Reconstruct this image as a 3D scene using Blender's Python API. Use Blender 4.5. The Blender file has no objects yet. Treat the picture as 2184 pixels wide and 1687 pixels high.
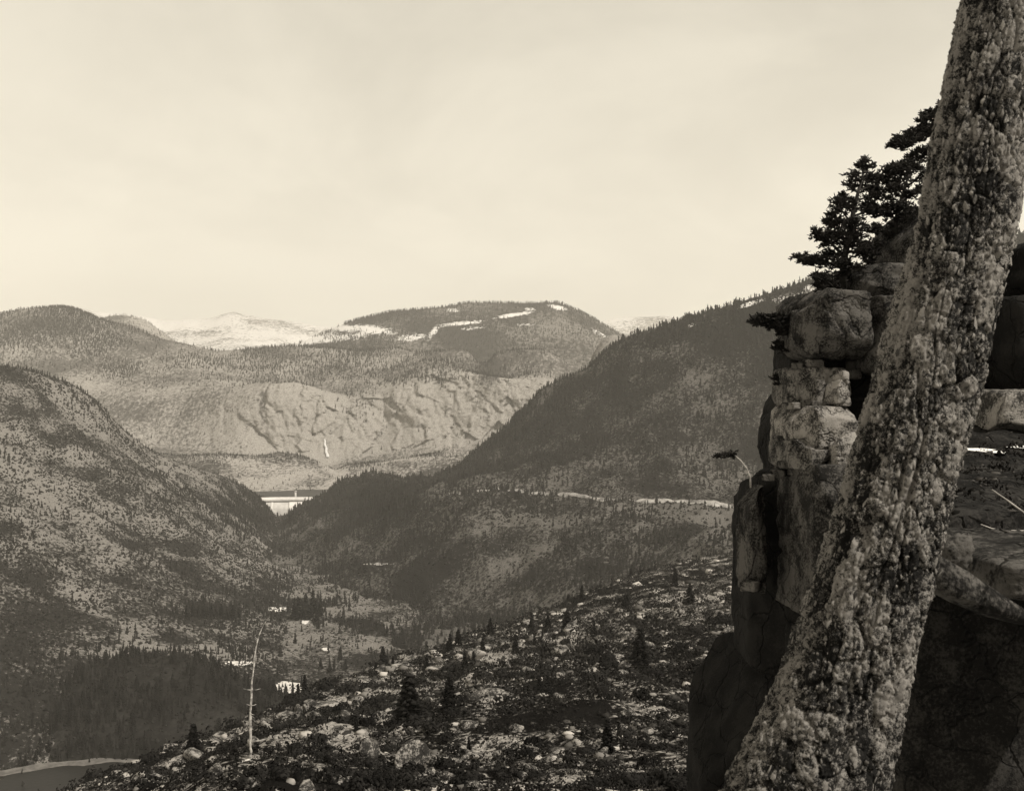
import bpy, math, random
import numpy as np
from mathutils import Vector
from mathutils.bvhtree import BVHTree

sc = bpy.context.scene
col = sc.collection
RNG = np.random.default_rng(7)
random.seed(7)

# ------------------------------------------------------------------ camera, sky, sun, exposure
F, CX, CY = 2342.0, 1092.0, 843.5            # focal length and optical centre on a 2184 px wide plate
SUN_AZ, SUN_EL = 127.0, 50.0                 # clockwise from the view direction, above the horizon

cam_data = bpy.data.cameras.new('camera')
cam = bpy.data.objects.new('camera', cam_data)
col.objects.link(cam)
sc.camera = cam
cam.rotation_euler = (math.pi / 2, 0, 0)
cam_data.sensor_width = 36.0
cam_data.lens = 36.0 * F / 2184.0
cam_data.clip_start = 0.05
cam_data.clip_end = 80000.0
cam_data.dof.use_dof = True
cam_data.dof.focus_distance = 400.0
cam_data.dof.aperture_fstop = 6.3

world = bpy.data.worlds.new('World')
sc.world = world
world.use_nodes = True
wn, wl = world.node_tree.nodes, world.node_tree.links


def sock(nt, v, inp):
    if isinstance(v, bpy.types.NodeSocket):
        nt.links.new(v, inp)
    else:
        inp.default_value = v


def math_node(nt, op, a, b=0.0, c=None, clamp=False):
    n = nt.nodes.new('ShaderNodeMath')
    n.operation = op
    n.use_clamp = clamp
    sock(nt, a, n.inputs[0])
    sock(nt, b, n.inputs[1])
    if c is not None:
        sock(nt, c, n.inputs[2])
    return n.outputs[0]


def build_world():
    nt = world.node_tree
    sky = nt.nodes.new('ShaderNodeTexSky')
    sky.sky_type = 'NISHITA'
    sky.sun_disc = False
    sky.sun_elevation = math.radians(SUN_EL)
    sky.sun_rotation = math.radians(SUN_AZ)
    sky.altitude = 1500.0
    sep = nt.nodes.new('ShaderNodeSeparateColor')
    nt.links.new(sky.outputs[0], sep.inputs[0])
    # blue-sensitive plate: mostly the blue and green channels
    g = math_node(nt, 'MULTIPLY', sep.outputs[2], 0.62)
    g = math_node(nt, 'MULTIPLY_ADD', sep.outputs[1], 0.28, g)
    g = math_node(nt, 'MULTIPLY_ADD', sep.outputs[0], 0.10, g)
    # soft cloud sheet on a plane high above the ground
    tc = nt.nodes.new('ShaderNodeTexCoord')
    sx = nt.nodes.new('ShaderNodeSeparateXYZ')
    nt.links.new(tc.outputs['Generated'], sx.inputs[0])
    zc = math_node(nt, 'ADD', math_node(nt, 'MAXIMUM', sx.outputs[2], 0.0), 0.42)
    cmb = nt.nodes.new('ShaderNodeCombineXYZ')
    nt.links.new(math_node(nt, 'DIVIDE', sx.outputs[0], zc), cmb.inputs[0])
    nt.links.new(math_node(nt, 'DIVIDE', sx.outputs[1], zc), cmb.inputs[1])
    n1 = nt.nodes.new('ShaderNodeTexNoise')
    n1.inputs['Scale'].default_value = 2.1
    n1.inputs['Detail'].default_value = 7.0
    n1.inputs['Roughness'].default_value = 0.55
    n1.inputs['Distortion'].default_value = 0.35
    nt.links.new(cmb.outputs[0], n1.inputs['Vector'])
    mr = nt.nodes.new('ShaderNodeMapRange')
    mr.interpolation_type = 'SMOOTHSTEP'
    mr.inputs['From Min'].default_value = 0.36
    mr.inputs['From Max'].default_value = 0.66
    nt.links.new(n1.outputs['Fac'], mr.inputs['Value'])
    # thin veil: thicker along the slanting path near the horizon
    veil = math_node(nt, 'DIVIDE', 0.42, math_node(nt, 'ADD', math_node(nt, 'MAXIMUM', sx.outputs[2], 0.0), 0.42))
    veil = math_node(nt, 'MULTIPLY', veil, math_node(nt, 'MULTIPLY_ADD', mr.outputs[0], 0.36, 0.63))
    cloud = 8.5
    mix = nt.nodes.new('ShaderNodeMix')
    mix.data_type = 'FLOAT'
    nt.links.new(veil, mix.inputs[0])
    nt.links.new(g, mix.inputs[2])
    mix.inputs[3].default_value = cloud
    tint = nt.nodes.new('ShaderNodeVectorMath')
    tint.operation = 'SCALE'
    tint.inputs[0].default_value = (1.0, 0.93, 0.775)
    nt.links.new(mix.outputs[0], tint.inputs['Scale'])
    bg = nt.nodes['Background']
    nt.links.new(tint.outputs[0], bg.inputs[0])
    bg.inputs[1].default_value = 0.13


build_world()

TO_SUN = Vector((math.sin(math.radians(SUN_AZ)) * math.cos(math.radians(SUN_EL)),
                 math.cos(math.radians(SUN_AZ)) * math.cos(math.radians(SUN_EL)),
                 math.sin(math.radians(SUN_EL))))
sun_data = bpy.data.lights.new('sun', 'SUN')
sun_data.energy = 5.0
sun_data.angle = math.radians(0.53)
sun_data.color = (1.0, 0.95, 0.86)
sun = bpy.data.objects.new('sun', sun_data)
sun.rotation_euler = TO_SUN.to_track_quat('Z', 'Y').to_euler()
sun.location = (0, 0, 50)
col.objects.link(sun)

sc.view_settings.view_transform = 'Standard'
sc.view_settings.look = 'None'
sc.view_settings.exposure = 0.0
sc.view_settings.gamma = 1.0
sc.view_settings.use_curve_mapping = False
sc.render.engine = 'CYCLES'
cy = sc.cycles
cy.max_bounces = 4
cy.diffuse_bounces = 2
cy.glossy_bounces = 2
cy.transmission_bounces = 2
cy.transparent_max_bounces = 4
cy.volume_bounces = 0
cy.use_denoising = True
cy.denoiser = 'OPENIMAGEDENOISE'
cy.denoising_prefilter = 'ACCURATE'
cy.denoising_input_passes = 'RGB_ALBEDO_NORMAL'

# ------------------------------------------------------------------ helpers


def W(px, py, d):
    return Vector(((px - CX) / F * d, d, (CY - py) / F * d))


def smooth(t):
    return t * t * t * (t * (t * 6 - 15) + 10)


def _h(ix, iy, iz, seed):
    with np.errstate(over='ignore'):
        n = (ix.astype(np.uint32) * np.uint32(374761393) + iy.astype(np.uint32) * np.uint32(668265263)
             + iz.astype(np.uint32) * np.uint32(2147483647 - 19) + np.uint32((seed * 144269504) & 0xffffffff))
        n = (n ^ (n >> np.uint32(13))) * np.uint32(1274126177)
        n = (n ^ (n >> np.uint32(15))) * np.uint32(2246822519)
        n = n ^ (n >> np.uint32(16))
    return n.astype(np.float64) / 4294967295.0


def noise2(x, y, seed=0):
    ix, iy = np.floor(x).astype(np.int64), np.floor(y).astype(np.int64)
    fx, fy = smooth(x - ix), smooth(y - iy)
    z = np.zeros_like(ix)
    a = _h(ix, iy, z, seed); b = _h(ix + 1, iy, z, seed)
    c = _h(ix, iy + 1, z, seed); d = _h(ix + 1, iy + 1, z, seed)
    return ((a * (1 - fx) + b * fx) * (1 - fy) + (c * (1 - fx) + d * fx) * fy) * 2 - 1


def noise3(p, seed=0):
    i = np.floor(p).astype(np.int64)
    f = smooth(p - i)
    r = 0
    for dx in (0, 1):
        for dy in (0, 1):
            for dz in (0, 1):
                w = ((f[:, 0] if dx else 1 - f[:, 0]) * (f[:, 1] if dy else 1 - f[:, 1]) * (f[:, 2] if dz else 1 - f[:, 2]))
                r = r + w * _h(i[:, 0] + dx, i[:, 1] + dy, i[:, 2] + dz, seed)
    return r * 2 - 1


def fbm2(x, y, oct=4, seed=0, gain=0.5):
    r, a = 0, 1.0
    for k in range(oct):
        r = r + a * noise2(x * 2.03 ** k + 17.3 * k, y * 2.03 ** k - 9.1 * k, seed + k)
        a *= gain
    return r


def ridge2(x, y, oct=4, seed=0, gain=0.5):
    r, a = 0, 1.0
    for k in range(oct):
        r = r + a * (1 - 2 * np.abs(noise2(x * 2.07 ** k + 11.7 * k, y * 2.07 ** k + 5.1 * k, seed + k)))
        a *= gain
    return r


def fbm3(p, oct=4, seed=0, gain=0.5):
    r, a = 0, 1.0
    for k in range(oct):
        r = r + a * noise3(p * 2.03 ** k + 7.7 * k, seed + k)
        a *= gain
    return r


def mesh_from(name, V, faces, mat=None, smooth_shade=False, attrs=None):
    V = np.asarray(V, dtype=np.float32)
    faces = np.asarray(faces, dtype=np.int32)
    k = faces.shape[1]
    me = bpy.data.meshes.new(name)
    me.vertices.add(len(V)); me.vertices.foreach_set('co', V.ravel())
    me.loops.add(faces.size); me.loops.foreach_set('vertex_index', faces.ravel())
    me.polygons.add(len(faces))
    me.polygons.foreach_set('loop_start', np.arange(0, faces.size, k, dtype=np.int32))
    if smooth_shade:
        me.polygons.foreach_set('use_smooth', np.ones(len(faces), dtype=bool))
    for an, av in (attrs or {}).items():
        at = me.attributes.new(an, 'FLOAT', 'POINT')
        at.data.foreach_set('value', np.asarray(av, dtype=np.float32).ravel())
    me.update(calc_edges=True)
    me.validate()
    if mat is not None:
        me.materials.append(mat)
    return me


def add_obj(name, me, parent=None, loc=None, rot=None, scale=None):
    o = bpy.data.objects.new(name, me)
    col.objects.link(o)
    if parent is not None:
        o.parent = parent
    if loc is not None:
        o.location = loc
    if rot is not None:
        o.rotation_euler = rot
    if scale is not None:
        o.scale = scale
    return o


def tag(o, label, category=None, group=None, kind=None):
    o['label'] = label
    if category:
        o['category'] = category
    if group:
        o['group'] = group
    if kind:
        o['kind'] = kind
    return o


_ONES = 'first second third fourth fifth sixth seventh eighth ninth tenth eleventh twelfth thirteenth fourteenth fifteenth sixteenth seventeenth eighteenth nineteenth'.split()
_TENS = {2: 'twent', 3: 'thirt', 4: 'fort', 5: 'fift', 6: 'sixt', 7: 'sevent', 8: 'eight', 9: 'ninet'}


def nth_word(n):
    if n < 20:
        return _ONES[n - 1]
    if n >= 100:
        return 'hundredth' if n == 100 else 'hundred-and-' + nth_word(n - 100)
    a, b = divmod(n, 10)
    return _TENS[a] + ('ieth' if b == 0 else 'y-' + _ONES[b - 1])


LANDMARKS = [(535, 1610, 'the dead tree'), (872, 1540, 'the slim tall conifer'), (958, 1520, 'the broad tall conifer'), (1366, 1420, 'the bushy conifer'), (1296, 1600, 'the small low conifer'),
             (880, 1650, 'the huge rounded boulder'), (690, 1510, 'the flat pale rim slab'), (1540, 1450, 'the rock cliff'), (1150, 1440, 'the middle of the near slope'), (700, 1610, 'the hollow right of the dead tree'), (330, 1660, 'the left end of the near slope')]


def near_labels(items, what):
    """items: (object, px, py); each gets its place counted from the closest landmark"""
    bins = {}
    for o, x, y in items:
        lx, ly, ln = min(LANDMARKS, key=lambda l: (l[0] - x) ** 2 + (2.0 * (l[1] - y)) ** 2)
        dx, dy = x - lx, y - ly
        side = ('left of' if dx < 0 else 'right of') if abs(dx) > 1.6 * abs(dy) else ('above' if dy < 0 else 'below')
        bins.setdefault((ln, side), []).append((dx * dx + dy * dy, o))
    for (ln, side), v in bins.items():
        v.sort(key=lambda q: q[0])
        for k, (_, o) in enumerate(v):
            o['label'] = f'{nth_word(k + 1)} {what} {side} {ln}'


def empty(name, loc=(0, 0, 0)):
    o = bpy.data.objects.new(name, None)
    o.empty_display_size = 0.3
    o.location = loc
    col.objects.link(o)
    return o


class MB:
    """collects triangles for one mesh"""
    def __init__(self):
        self.v, self.f, self.n = [], [], 0

    def add(self, V, T):
        V = np.asarray(V, dtype=np.float64); T = np.asarray(T, dtype=np.int64)
        self.v.append(V); self.f.append(T + self.n); self.n += len(V)

    def tube(self, pts, rad, seg=7, cap=True):
        pts = [Vector(p) for p in pts]
        V = []
        for i, p in enumerate(pts):
            a = pts[max(0, i - 1)]; b = pts[min(len(pts) - 1, i + 1)]
            t = (b - a).normalized()
            u = t.cross(Vector((0.31, 0.87, 0.21)))
            if u.length < 1e-3:
                u = t.cross(Vector((1, 0, 0)))
            u.normalize(); w = t.cross(u)
            for k in range(seg):
                an = 2 * math.pi * k / seg
                V.append(p + (u * math.cos(an) + w * math.sin(an)) * rad[i])
        T = []
        for i in range(len(pts) - 1):
            for k in range(seg):
                a, b = i * seg + k, i * seg + (k + 1) % seg
                c, d = a + seg, b + seg
                T += [(a, b, d), (a, d, c)]
        if cap:
            V.append(pts[0]); V.append(pts[-1])
            n0 = len(V) - 2; e = (len(pts) - 1) * seg
            for k in range(seg):
                T.append((n0, (k + 1) % seg, k)); T.append((n0 + 1, e + k, e + (k + 1) % seg))
        self.add([tuple(v) for v in V], T)

    def box(self, lo, hi):
        x0, y0, z0 = lo; x1, y1, z1 = hi
        V = [(x0, y0, z0), (x1, y0, z0), (x1, y1, z0), (x0, y1, z0), (x0, y0, z1), (x1, y0, z1), (x1, y1, z1), (x0, y1, z1)]
        Q = [(0, 3, 2, 1), (4, 5, 6, 7), (0, 1, 5, 4), (1, 2, 6, 5), (2, 3, 7, 6), (3, 0, 4, 7)]
        T = []
        for q in Q:
            T += [(q[0], q[1], q[2]), (q[0], q[2], q[3])]
        self.add(V, T)

    def mesh(self, name, mat, smooth_shade=False):
        return mesh_from(name, np.concatenate(self.v), np.concatenate(self.f), mat, smooth_shade)


# ------------------------------------------------------------------ materials (sepia-grey plate tones)
def S(g, w=1.0):
    """grey of reflectance g with the warm cast of the print"""
    return (g, g * (1 - 0.07 * w), g * (1 - 0.15 * w), 1.0)


def new_mat(name):
    m = bpy.data.materials.new(name)
    m.use_nodes = True
    b = m.node_tree.nodes['Principled BSDF']
    b.inputs['Roughness'].default_value = 0.9
    b.inputs['Specular IOR Level'].default_value = 0.15
    return m, m.node_tree, b


def noise_node(nt, vec, scale, detail=4.0, rough=0.55, dist=0.0):
    n = nt.nodes.new('ShaderNodeTexNoise')
    n.inputs['Scale'].default_value = scale
    n.inputs['Detail'].default_value = detail
    n.inputs['Roughness'].default_value = rough
    n.inputs['Distortion'].default_value = dist
    if vec is not None:
        nt.links.new(vec, n.inputs['Vector'])
    return n.outputs['Fac']


def ramp(nt, val, lo, hi, smoothstep=True):
    n = nt.nodes.new('ShaderNodeMapRange')
    n.interpolation_type = 'SMOOTHSTEP' if smoothstep else 'LINEAR'
    n.inputs['From Min'].default_value = lo
    n.inputs['From Max'].default_value = hi
    sock(nt, val, n.inputs['Value'])
    return n.outputs[0]


def mixc(nt, fac, a, b):
    n = nt.nodes.new('ShaderNodeMix')
    n.data_type = 'RGBA'
    sock(nt, fac, n.inputs[0])
    for v, i in ((a, 6), (b, 7)):
        sock(nt, v, n.inputs[i])
    return n.outputs[2]


def attr(nt, name):
    n = nt.nodes.new('ShaderNodeAttribute')
    n.attribute_name = name
    return n.outputs['Fac']


def objcoord(nt, stretch=None):
    tc = nt.nodes.new('ShaderNodeTexCoord')
    if stretch is None:
        return tc.outputs['Object']
    mp = nt.nodes.new('ShaderNodeMapping')
    mp.inputs['Scale'].default_value = stretch
    nt.links.new(tc.outputs['Object'], mp.inputs['Vector'])
    return mp.outputs[0]


def terrain_mat(name, rock, brush, size, cover=0.5, big=None, contrast=0.10, stretch=None, snow=False, bump=0.0, streak=0.0):
    """granite showing through brush; size = metres of one patch, cover = share of brush, 'pale' and 'snow' vertex masks"""
    m, nt, b = new_mat(name)
    v = objcoord(nt, stretch)
    fine = noise_node(nt, v, 1.0 / size, 5.0, 0.68)
    broad = noise_node(nt, v, 1.0 / (big or size * 12), 3.0, 0.5)
    pale = attr(nt, 'pale')
    k = math_node(nt, 'MULTIPLY_ADD', math_node(nt, 'SUBTRACT', broad, 0.5), 0.7, fine)
    k = math_node(nt, 'MULTIPLY_ADD', pale, 0.35, k)
    vast = noise_node(nt, v, 1.0 / ((big or size * 12) * 3.1), 2.0, 0.5, 0.6)
    k = math_node(nt, 'MULTIPLY_ADD', math_node(nt, 'SUBTRACT', vast, 0.5), 0.55, k)
    if streak:
        sv = objcoord(nt, (1 / 13.0, 1 / 40.0, 1 / 120.0))
        k = math_node(nt, 'MULTIPLY_ADD', math_node(nt, 'SUBTRACT', noise_node(nt, sv, 1.0, 4.0, 0.6, 0.4), 0.5), streak, k)
    th = 0.36 + 0.28 * cover
    f = ramp(nt, k, th - contrast, th + contrast)
    tone = noise_node(nt, v, 1.0 / (size * 0.35), 3.0, 0.6)
    rc = mixc(nt, ramp(nt, tone, 0.3, 0.7), S(rock * 0.62), S(rock * 1.25))
    c = mixc(nt, f, S(brush), rc)
    if snow:
        s = attr(nt, 'snow')
        fine = math_node(nt, 'MULTIPLY_ADD', math_node(nt, 'SUBTRACT', tone, 0.5), 0.8, fine)
        amp = math_node(nt, 'MULTIPLY', math_node(nt, 'MINIMUM', math_node(nt, 'MULTIPLY', s, 3.0), 1.0), 2.2)
        sn = math_node(nt, 'ADD', math_node(nt, 'MULTIPLY', math_node(nt, 'SUBTRACT', fine, 0.5), amp), math_node(nt, 'MULTIPLY', s, 1.15))
        c = mixc(nt, ramp(nt, sn, 0.42, 0.58), c, S(0.60, 0.6))
    nt.links.new(c, b.inputs['Base Color'])
    b.inputs['Specular IOR Level'].default_value = 0.0
    if bump:
        bp = nt.nodes.new('ShaderNodeBump')
        bp.inputs['Strength'].default_value = 1.0
        bp.inputs['Distance'].default_value = bump
        nt.links.new(fine, bp.inputs['Height'])
        nt.links.new(bp.outputs[0], b.inputs['Normal'])
    return m


def plain_mat(name, g, var=0.35, scale=3.0, rough=0.95, spec=0.05, rnd=0.0, w=1.0):
    m, nt, b = new_mat(name)
    n = noise_node(nt, objcoord(nt), scale, 4.0, 0.6)
    c = mixc(nt, ramp(nt, n, 0.3, 0.7), S(g * (1 - var), w), S(g * (1 + var), w))
    if rnd:
        oi = nt.nodes.new('ShaderNodeObjectInfo')
        c2 = nt.nodes.new('ShaderNodeVectorMath'); c2.operation = 'SCALE'
        nt.links.new(c, c2.inputs[0])
        nt.links.new(math_node(nt, 'MULTIPLY_ADD', oi.outputs['Random'], rnd * 2, 1 - rnd), c2.inputs['Scale'])
        c = c2.outputs[0]
    nt.links.new(c, b.inputs['Base Color'])
    b.inputs['Roughness'].default_value = rough
    b.inputs['Specular IOR Level'].default_value = spec
    return m


def tint_mat(name, g, spec=0.0, skew=1.0):
    """foliage: per-plant shade of green-grey stored as the 'tint' attribute"""
    m, nt, b = new_mat(name)
    t = math_node(nt, 'POWER', attr(nt, 'tint'), skew)
    nt.links.new(mixc(nt, t, S(g * (0.5 if skew == 1 else 0.12)), S(g * 1.7)), b.inputs['Base Color'])
    b.inputs['Specular IOR Level'].default_value = spec
    return m


def rock_mat(name, lo, hi, scale=2.2, lichen=0.5, crack=True):
    """speckled granite with dark lichen"""
    m, nt, b = new_mat(name)
    v = objcoord(nt)
    big = noise_node(nt, v, scale * 0.22, 4.0, 0.6)
    mid = noise_node(nt, v, scale, 5.0, 0.65)
    spk = noise_node(nt, v, scale * 9.0, 3.0, 0.7)
    k = math_node(nt, 'MULTIPLY_ADD', math_node(nt, 'SUBTRACT', big, 0.5), 0.8, mid)
    k = math_node(nt, 'MULTIPLY_ADD', math_node(nt, 'SUBTRACT', spk, 0.5), 0.9, k)
    th = 0.36 + 0.28 * lichen
    f = ramp(nt, k, th - 0.16, th + 0.16)
    c = mixc(nt, f, S(lo), S(hi))
    nt.links.new(c, b.inputs['Base Color'])
    b.inputs['Specular IOR Level'].default_value = 0.1
    bp = nt.nodes.new('ShaderNodeBump')
    bp.inputs['Strength'].default_value = 0.9
    bp.inputs['Distance'].default_value = 0.05
    h = math_node(nt, 'MULTIPLY_ADD', spk, 0.35, mid)
    if crack:
        vo = nt.nodes.new('ShaderNodeTexVoronoi')
        vo.feature = 'DISTANCE_TO_EDGE'
        vo.inputs['Scale'].default_value = scale * 0.45
        wv2 = nt.nodes.new('ShaderNodeVectorMath'); wv2.operation = 'MULTIPLY_ADD'
        nz2 = nt.nodes.new('ShaderNodeTexNoise'); nz2.inputs['Scale'].default_value = scale * 0.8; nz2.inputs['Detail'].default_value = 3.0
        nt.links.new(v, nz2.inputs['Vector'])
        nt.links.new(nz2.outputs['Color'], wv2.inputs[0]); wv2.inputs[1].default_value = (.5, .5, .9); nt.links.new(v, wv2.inputs[2])
        nt.links.new(wv2.outputs[0], vo.inputs['Vector'])
        h = math_node(nt, 'MULTIPLY_ADD', ramp(nt, vo.outputs['Distance'], 0.0, 0.035), 1.6, h)
    nt.links.new(h, bp.inputs['Height'])
    nt.links.new(bp.outputs[0], b.inputs['Normal'])
    return m


# ------------------------------------------------------------------ terrain lofts
def pchip(Y, t):
    """Y: (k, n) knots at 0..k-1, t: (m,) -> (m, n), monotone cubic"""
    k = len(Y)
    h = np.diff(Y, axis=0)
    m = np.zeros_like(Y)
    m[0], m[-1] = h[0], h[-1]
    for i in range(1, k - 1):
        a, b = h[i - 1], h[i]
        same = a * b > 0
        den = np.where(same, a + b, 1.0)
        m[i] = np.where(same, 2 * a * b / np.where(np.abs(den) < 1e-12, 1.0, den), 0.0)
    i = np.clip(np.floor(t).astype(int), 0, k - 2)
    u = (t - i)[:, None]
    h00 = 2 * u ** 3 - 3 * u ** 2 + 1; h10 = u ** 3 - 2 * u ** 2 + u
    h01 = -2 * u ** 3 + 3 * u ** 2; h11 = u ** 3 - u ** 2
    return h00 * Y[i] + h10 * m[i] + h01 * Y[i + 1] + h11 * m[i + 1]


def gsmooth(a, sig):
    if sig < 0.6:
        return a
    r = int(sig * 3) + 1
    k = np.exp(-0.5 * (np.arange(-r, r + 1) / sig) ** 2); k /= k.sum()
    return np.convolve(np.pad(a, r, mode='edge'), k, mode='valid')


class Layer:
    pass


def loft(rows, px0, px1, dpx, subs, crest=(1,), sig=30.0, csig=5.0):
    px = np.arange(px0, px1 + dpx, dpx, dtype=float)
    Zk, Dk = [], []
    for i, r in enumerate(rows):
        r = np.array(r, dtype=float)
        s = (csig if i in crest else sig) / dpx
        py = gsmooth(np.interp(px, r[:, 0], r[:, 1]), s)
        d = gsmooth(np.interp(px, r[:, 0], r[:, 2]), max(s, 20.0 / dpx))
        Zk.append((CY - py) / F * d); Dk.append(d)
    t = np.concatenate([np.linspace(i, i + 1, n, endpoint=False) for i, n in enumerate(subs)] + [[len(rows) - 1.0]])
    d = pchip(np.array(Dk), t); z = pchip(np.array(Zk), t)
    L = Layer()
    L.X = (px[None, :] - CX) / F * d
    L.Y, L.Z = d.copy(), z
    L.px, L.t = px, t
    return L


def finish(L, name, mat, pale=None, snow=None, label=None):
    nr, nc = L.X.shape
    V = np.stack([L.X, L.Y, L.Z], axis=-1).reshape(-1, 3)
    i = np.arange(nr - 1)[:, None] * nc + np.arange(nc - 1)[None, :]
    Q = np.stack([i, i + nc, i + nc + 1, i + 1], axis=-1).reshape(-1, 4)
    at = {}
    if pale is not None:
        at['pale'] = pale
    if snow is not None:
        at['snow'] = snow
    # upward-facing winding
    a, b, c = V[Q[0, 0]], V[Q[0, 1]], V[Q[0, 2]]
    if np.cross(b - a, c - a)[2] < 0:
        Q = Q[:, ::-1]
    me = mesh_from(name, V, Q, mat, True, at)
    o = add_obj(name, me)
    o['kind'] = 'structure'
    if label:
        o['label'] = label
    L.V, L.Q, L.obj = V, Q, o
    L.bvh = None
    P = V[Q]
    L.area = 0.5 * np.linalg.norm(np.cross(P[:, 2] - P[:, 0], P[:, 3] - P[:, 1]), axis=1)
    return L


def screen(P):
    return CX + F * P[..., 0] / P[..., 1], CY - F * P[..., 2] / P[..., 1]


def scatter(L, n, weight=None, seed=1):
    """n points on the layer, by world area times weight(center)"""
    g = np.random.default_rng(seed)
    C = L.V[L.Q].mean(axis=1)
    w = L.area.copy()
    if weight is not None:
        w = w * np.maximum(weight(C), 0)
    s = w.sum()
    if s <= 0:
        return np.zeros((0, 3))
    idx = g.choice(len(w), size=n, p=w / s)
    P = L.V[L.Q[idx]]
    u, v = g.random((n, 1)), g.random((n, 1))
    return (P[:, 0] * (1 - u) + P[:, 3] * u) * (1 - v) + (P[:, 1] * (1 - u) + P[:, 2] * u) * v


def in_view(P, m=60):
    sx, sy = screen(P)
    return (sx > -m) & (sx < 2184 + m) & (sy < 1687 + m)


def cells2(x, y, seed=0):
    """cellular noise: distance to nearest and second nearest point, id of the nearest"""
    ix, iy = np.floor(x).astype(np.int64), np.floor(y).astype(np.int64)
    f1 = np.full(x.shape, 9.0); f2 = np.full(x.shape, 9.0); cid = np.zeros(x.shape)
    z = np.zeros_like(ix)
    for dx in (-1, 0, 1):
        for dy in (-1, 0, 1):
            cx, cy_ = ix + dx, iy + dy
            ox = cx + _h(cx, cy_, z, seed); oy = cy_ + _h(cx, cy_, z, seed + 1)
            dd = np.hypot(x - ox, y - oy)
            i_d = _h(cx, cy_, z, seed + 2)
            m = dd < f1
            f2 = np.where(m, f1, np.minimum(f2, dd)); cid = np.where(m, i_d, cid); f1 = np.where(m, dd, f1)
    return f1, f2, cid


def facets(x, y, seed, tilt=1.0):
    """broken rock faces: every cell is a tilted plane of its own height"""
    ix, iy = np.floor(x).astype(np.int64), np.floor(y).astype(np.int64)
    z = np.zeros_like(ix)
    best = np.full(x.shape, 9.0); out = np.zeros(x.shape)
    for dx in (-1, 0, 1):
        for dy in (-1, 0, 1):
            cx, cy_ = ix + dx, iy + dy
            ox = cx + _h(cx, cy_, z, seed); oy = cy_ + _h(cx, cy_, z, seed + 1)
            dd = np.hypot(x - ox, y - oy)
            h = (_h(cx, cy_, z, seed + 2) - .5) + tilt * ((_h(cx, cy_, z, seed + 3) - .5) * (x - ox) + (_h(cx, cy_, z, seed + 4) - .5) * (y - oy))
            m = dd < best
            out = np.where(m, h, out); best = np.where(m, dd, best)
    return out


# ----- far snowfields
def interp_rows(base, dpy, dfac):
    return [(p, y + dpy, d * dfac) for p, y, d in base]


F_crest = [(-300, 672, 21000), (0, 667, 21000), (60, 664, 21000), (150, 656, 21000), (200, 666, 21000), (240, 671, 21000), (300, 676, 21000),
           (345, 687, 21000), (400, 684, 21000), (440, 682, 21000), (480, 672, 21000), (500, 668, 21000), (522, 676, 21000), (560, 682, 21000),
           (620, 688, 21000), (680, 698, 21000), (800, 700, 21000), (1200, 694, 21000), (1280, 687, 21000), (1330, 680, 21000), (1380, 677, 21000),
           (1430, 675, 21000), (1470, 682, 21000), (1600, 690, 21000), (2500, 690, 21000)]
L_far = loft([interp_rows(F_crest, 30, 1.15), F_crest, interp_rows(F_crest, 36, 0.9), interp_rows(F_crest, 100, 0.68), interp_rows(F_crest, 150, 0.6)],
             -300, 2500, 5.0, [3, 16, 24, 4])
L_far.Z += 55 * ridge2(L_far.X / 1500, L_far.Y / 1500, 5, 3) * np.clip(L_far.t - 0.9, 0, 1)[:, None] + 10 * fbm2(L_far.X / 200, L_far.Y / 200, 3, 9)
snow_far = 0.62 + 0.25 * fbm2(L_far.X / 900, L_far.Y / 900, 3, 5) - 0.30 * np.clip(L_far.t - 2.2, 0, 1)[:, None]
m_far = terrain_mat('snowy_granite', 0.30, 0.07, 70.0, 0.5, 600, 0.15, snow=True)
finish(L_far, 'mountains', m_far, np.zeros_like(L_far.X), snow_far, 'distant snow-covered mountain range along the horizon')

# ----- grey dome in front of the snowfields
C2 = [(-300, 720, 12500), (120, 720, 12500), (190, 692, 12500), (230, 677, 12500), (265, 674, 12500), (300, 680, 12500), (325, 693, 12500), (345, 708, 12500),
      (380, 735, 12500), (470, 780, 12500)]
L_c2 = loft([interp_rows(C2, 60, 1.1), C2, interp_rows(C2, 70, 0.86)], -100, 470, 5.0, [3, 24])
L_c2.Z += 10 * fbm2(L_c2.X / 300, L_c2.Y / 300, 4, 21)
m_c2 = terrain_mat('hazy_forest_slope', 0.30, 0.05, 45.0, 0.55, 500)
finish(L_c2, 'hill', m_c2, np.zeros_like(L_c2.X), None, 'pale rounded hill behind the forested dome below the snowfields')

# ----- central forested dome with snow patches
Dc = [(380, 800, 10800), (500, 768, 10800), (560, 757, 10800), (600, 746, 10800), (640, 732, 10800), (690, 713, 10800), (740, 690, 10800), (790, 676, 10800),
      (830, 666, 10800), (890, 662, 10800), (950, 655, 10800), (1000, 647, 10800), (1060, 646, 10800), (1120, 648, 10800), (1190, 646, 10800),
      (1212, 655, 10800), (1240, 666, 10800), (1270, 684, 10800), (1300, 702, 10800), (1340, 726, 10800), (1400, 765, 10800), (1520, 800, 10800), (2500, 820, 10800)]
L_d = loft([interp_rows(Dc, 70, 1.15), Dc, [(380, 800, 9800), (640, 752, 9800), (800, 722, 9800), (1000, 700, 9900), (1200, 704, 9900), (1300, 740, 9800), (1520, 830, 9600), (2500, 850, 9600)],
            [(380, 860, 9000), (900, 800, 9000), (1300, 820, 9000), (2500, 900, 9000)]], 380, 1560, 4.0, [3, 30, 24], sig=40)
L_d.Z += 22 * fbm2(L_d.X / 600, L_d.Y / 600, 5, 31) * np.clip(L_d.t * 1.2 - 1.0, 0, 1)[:, None]


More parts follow.
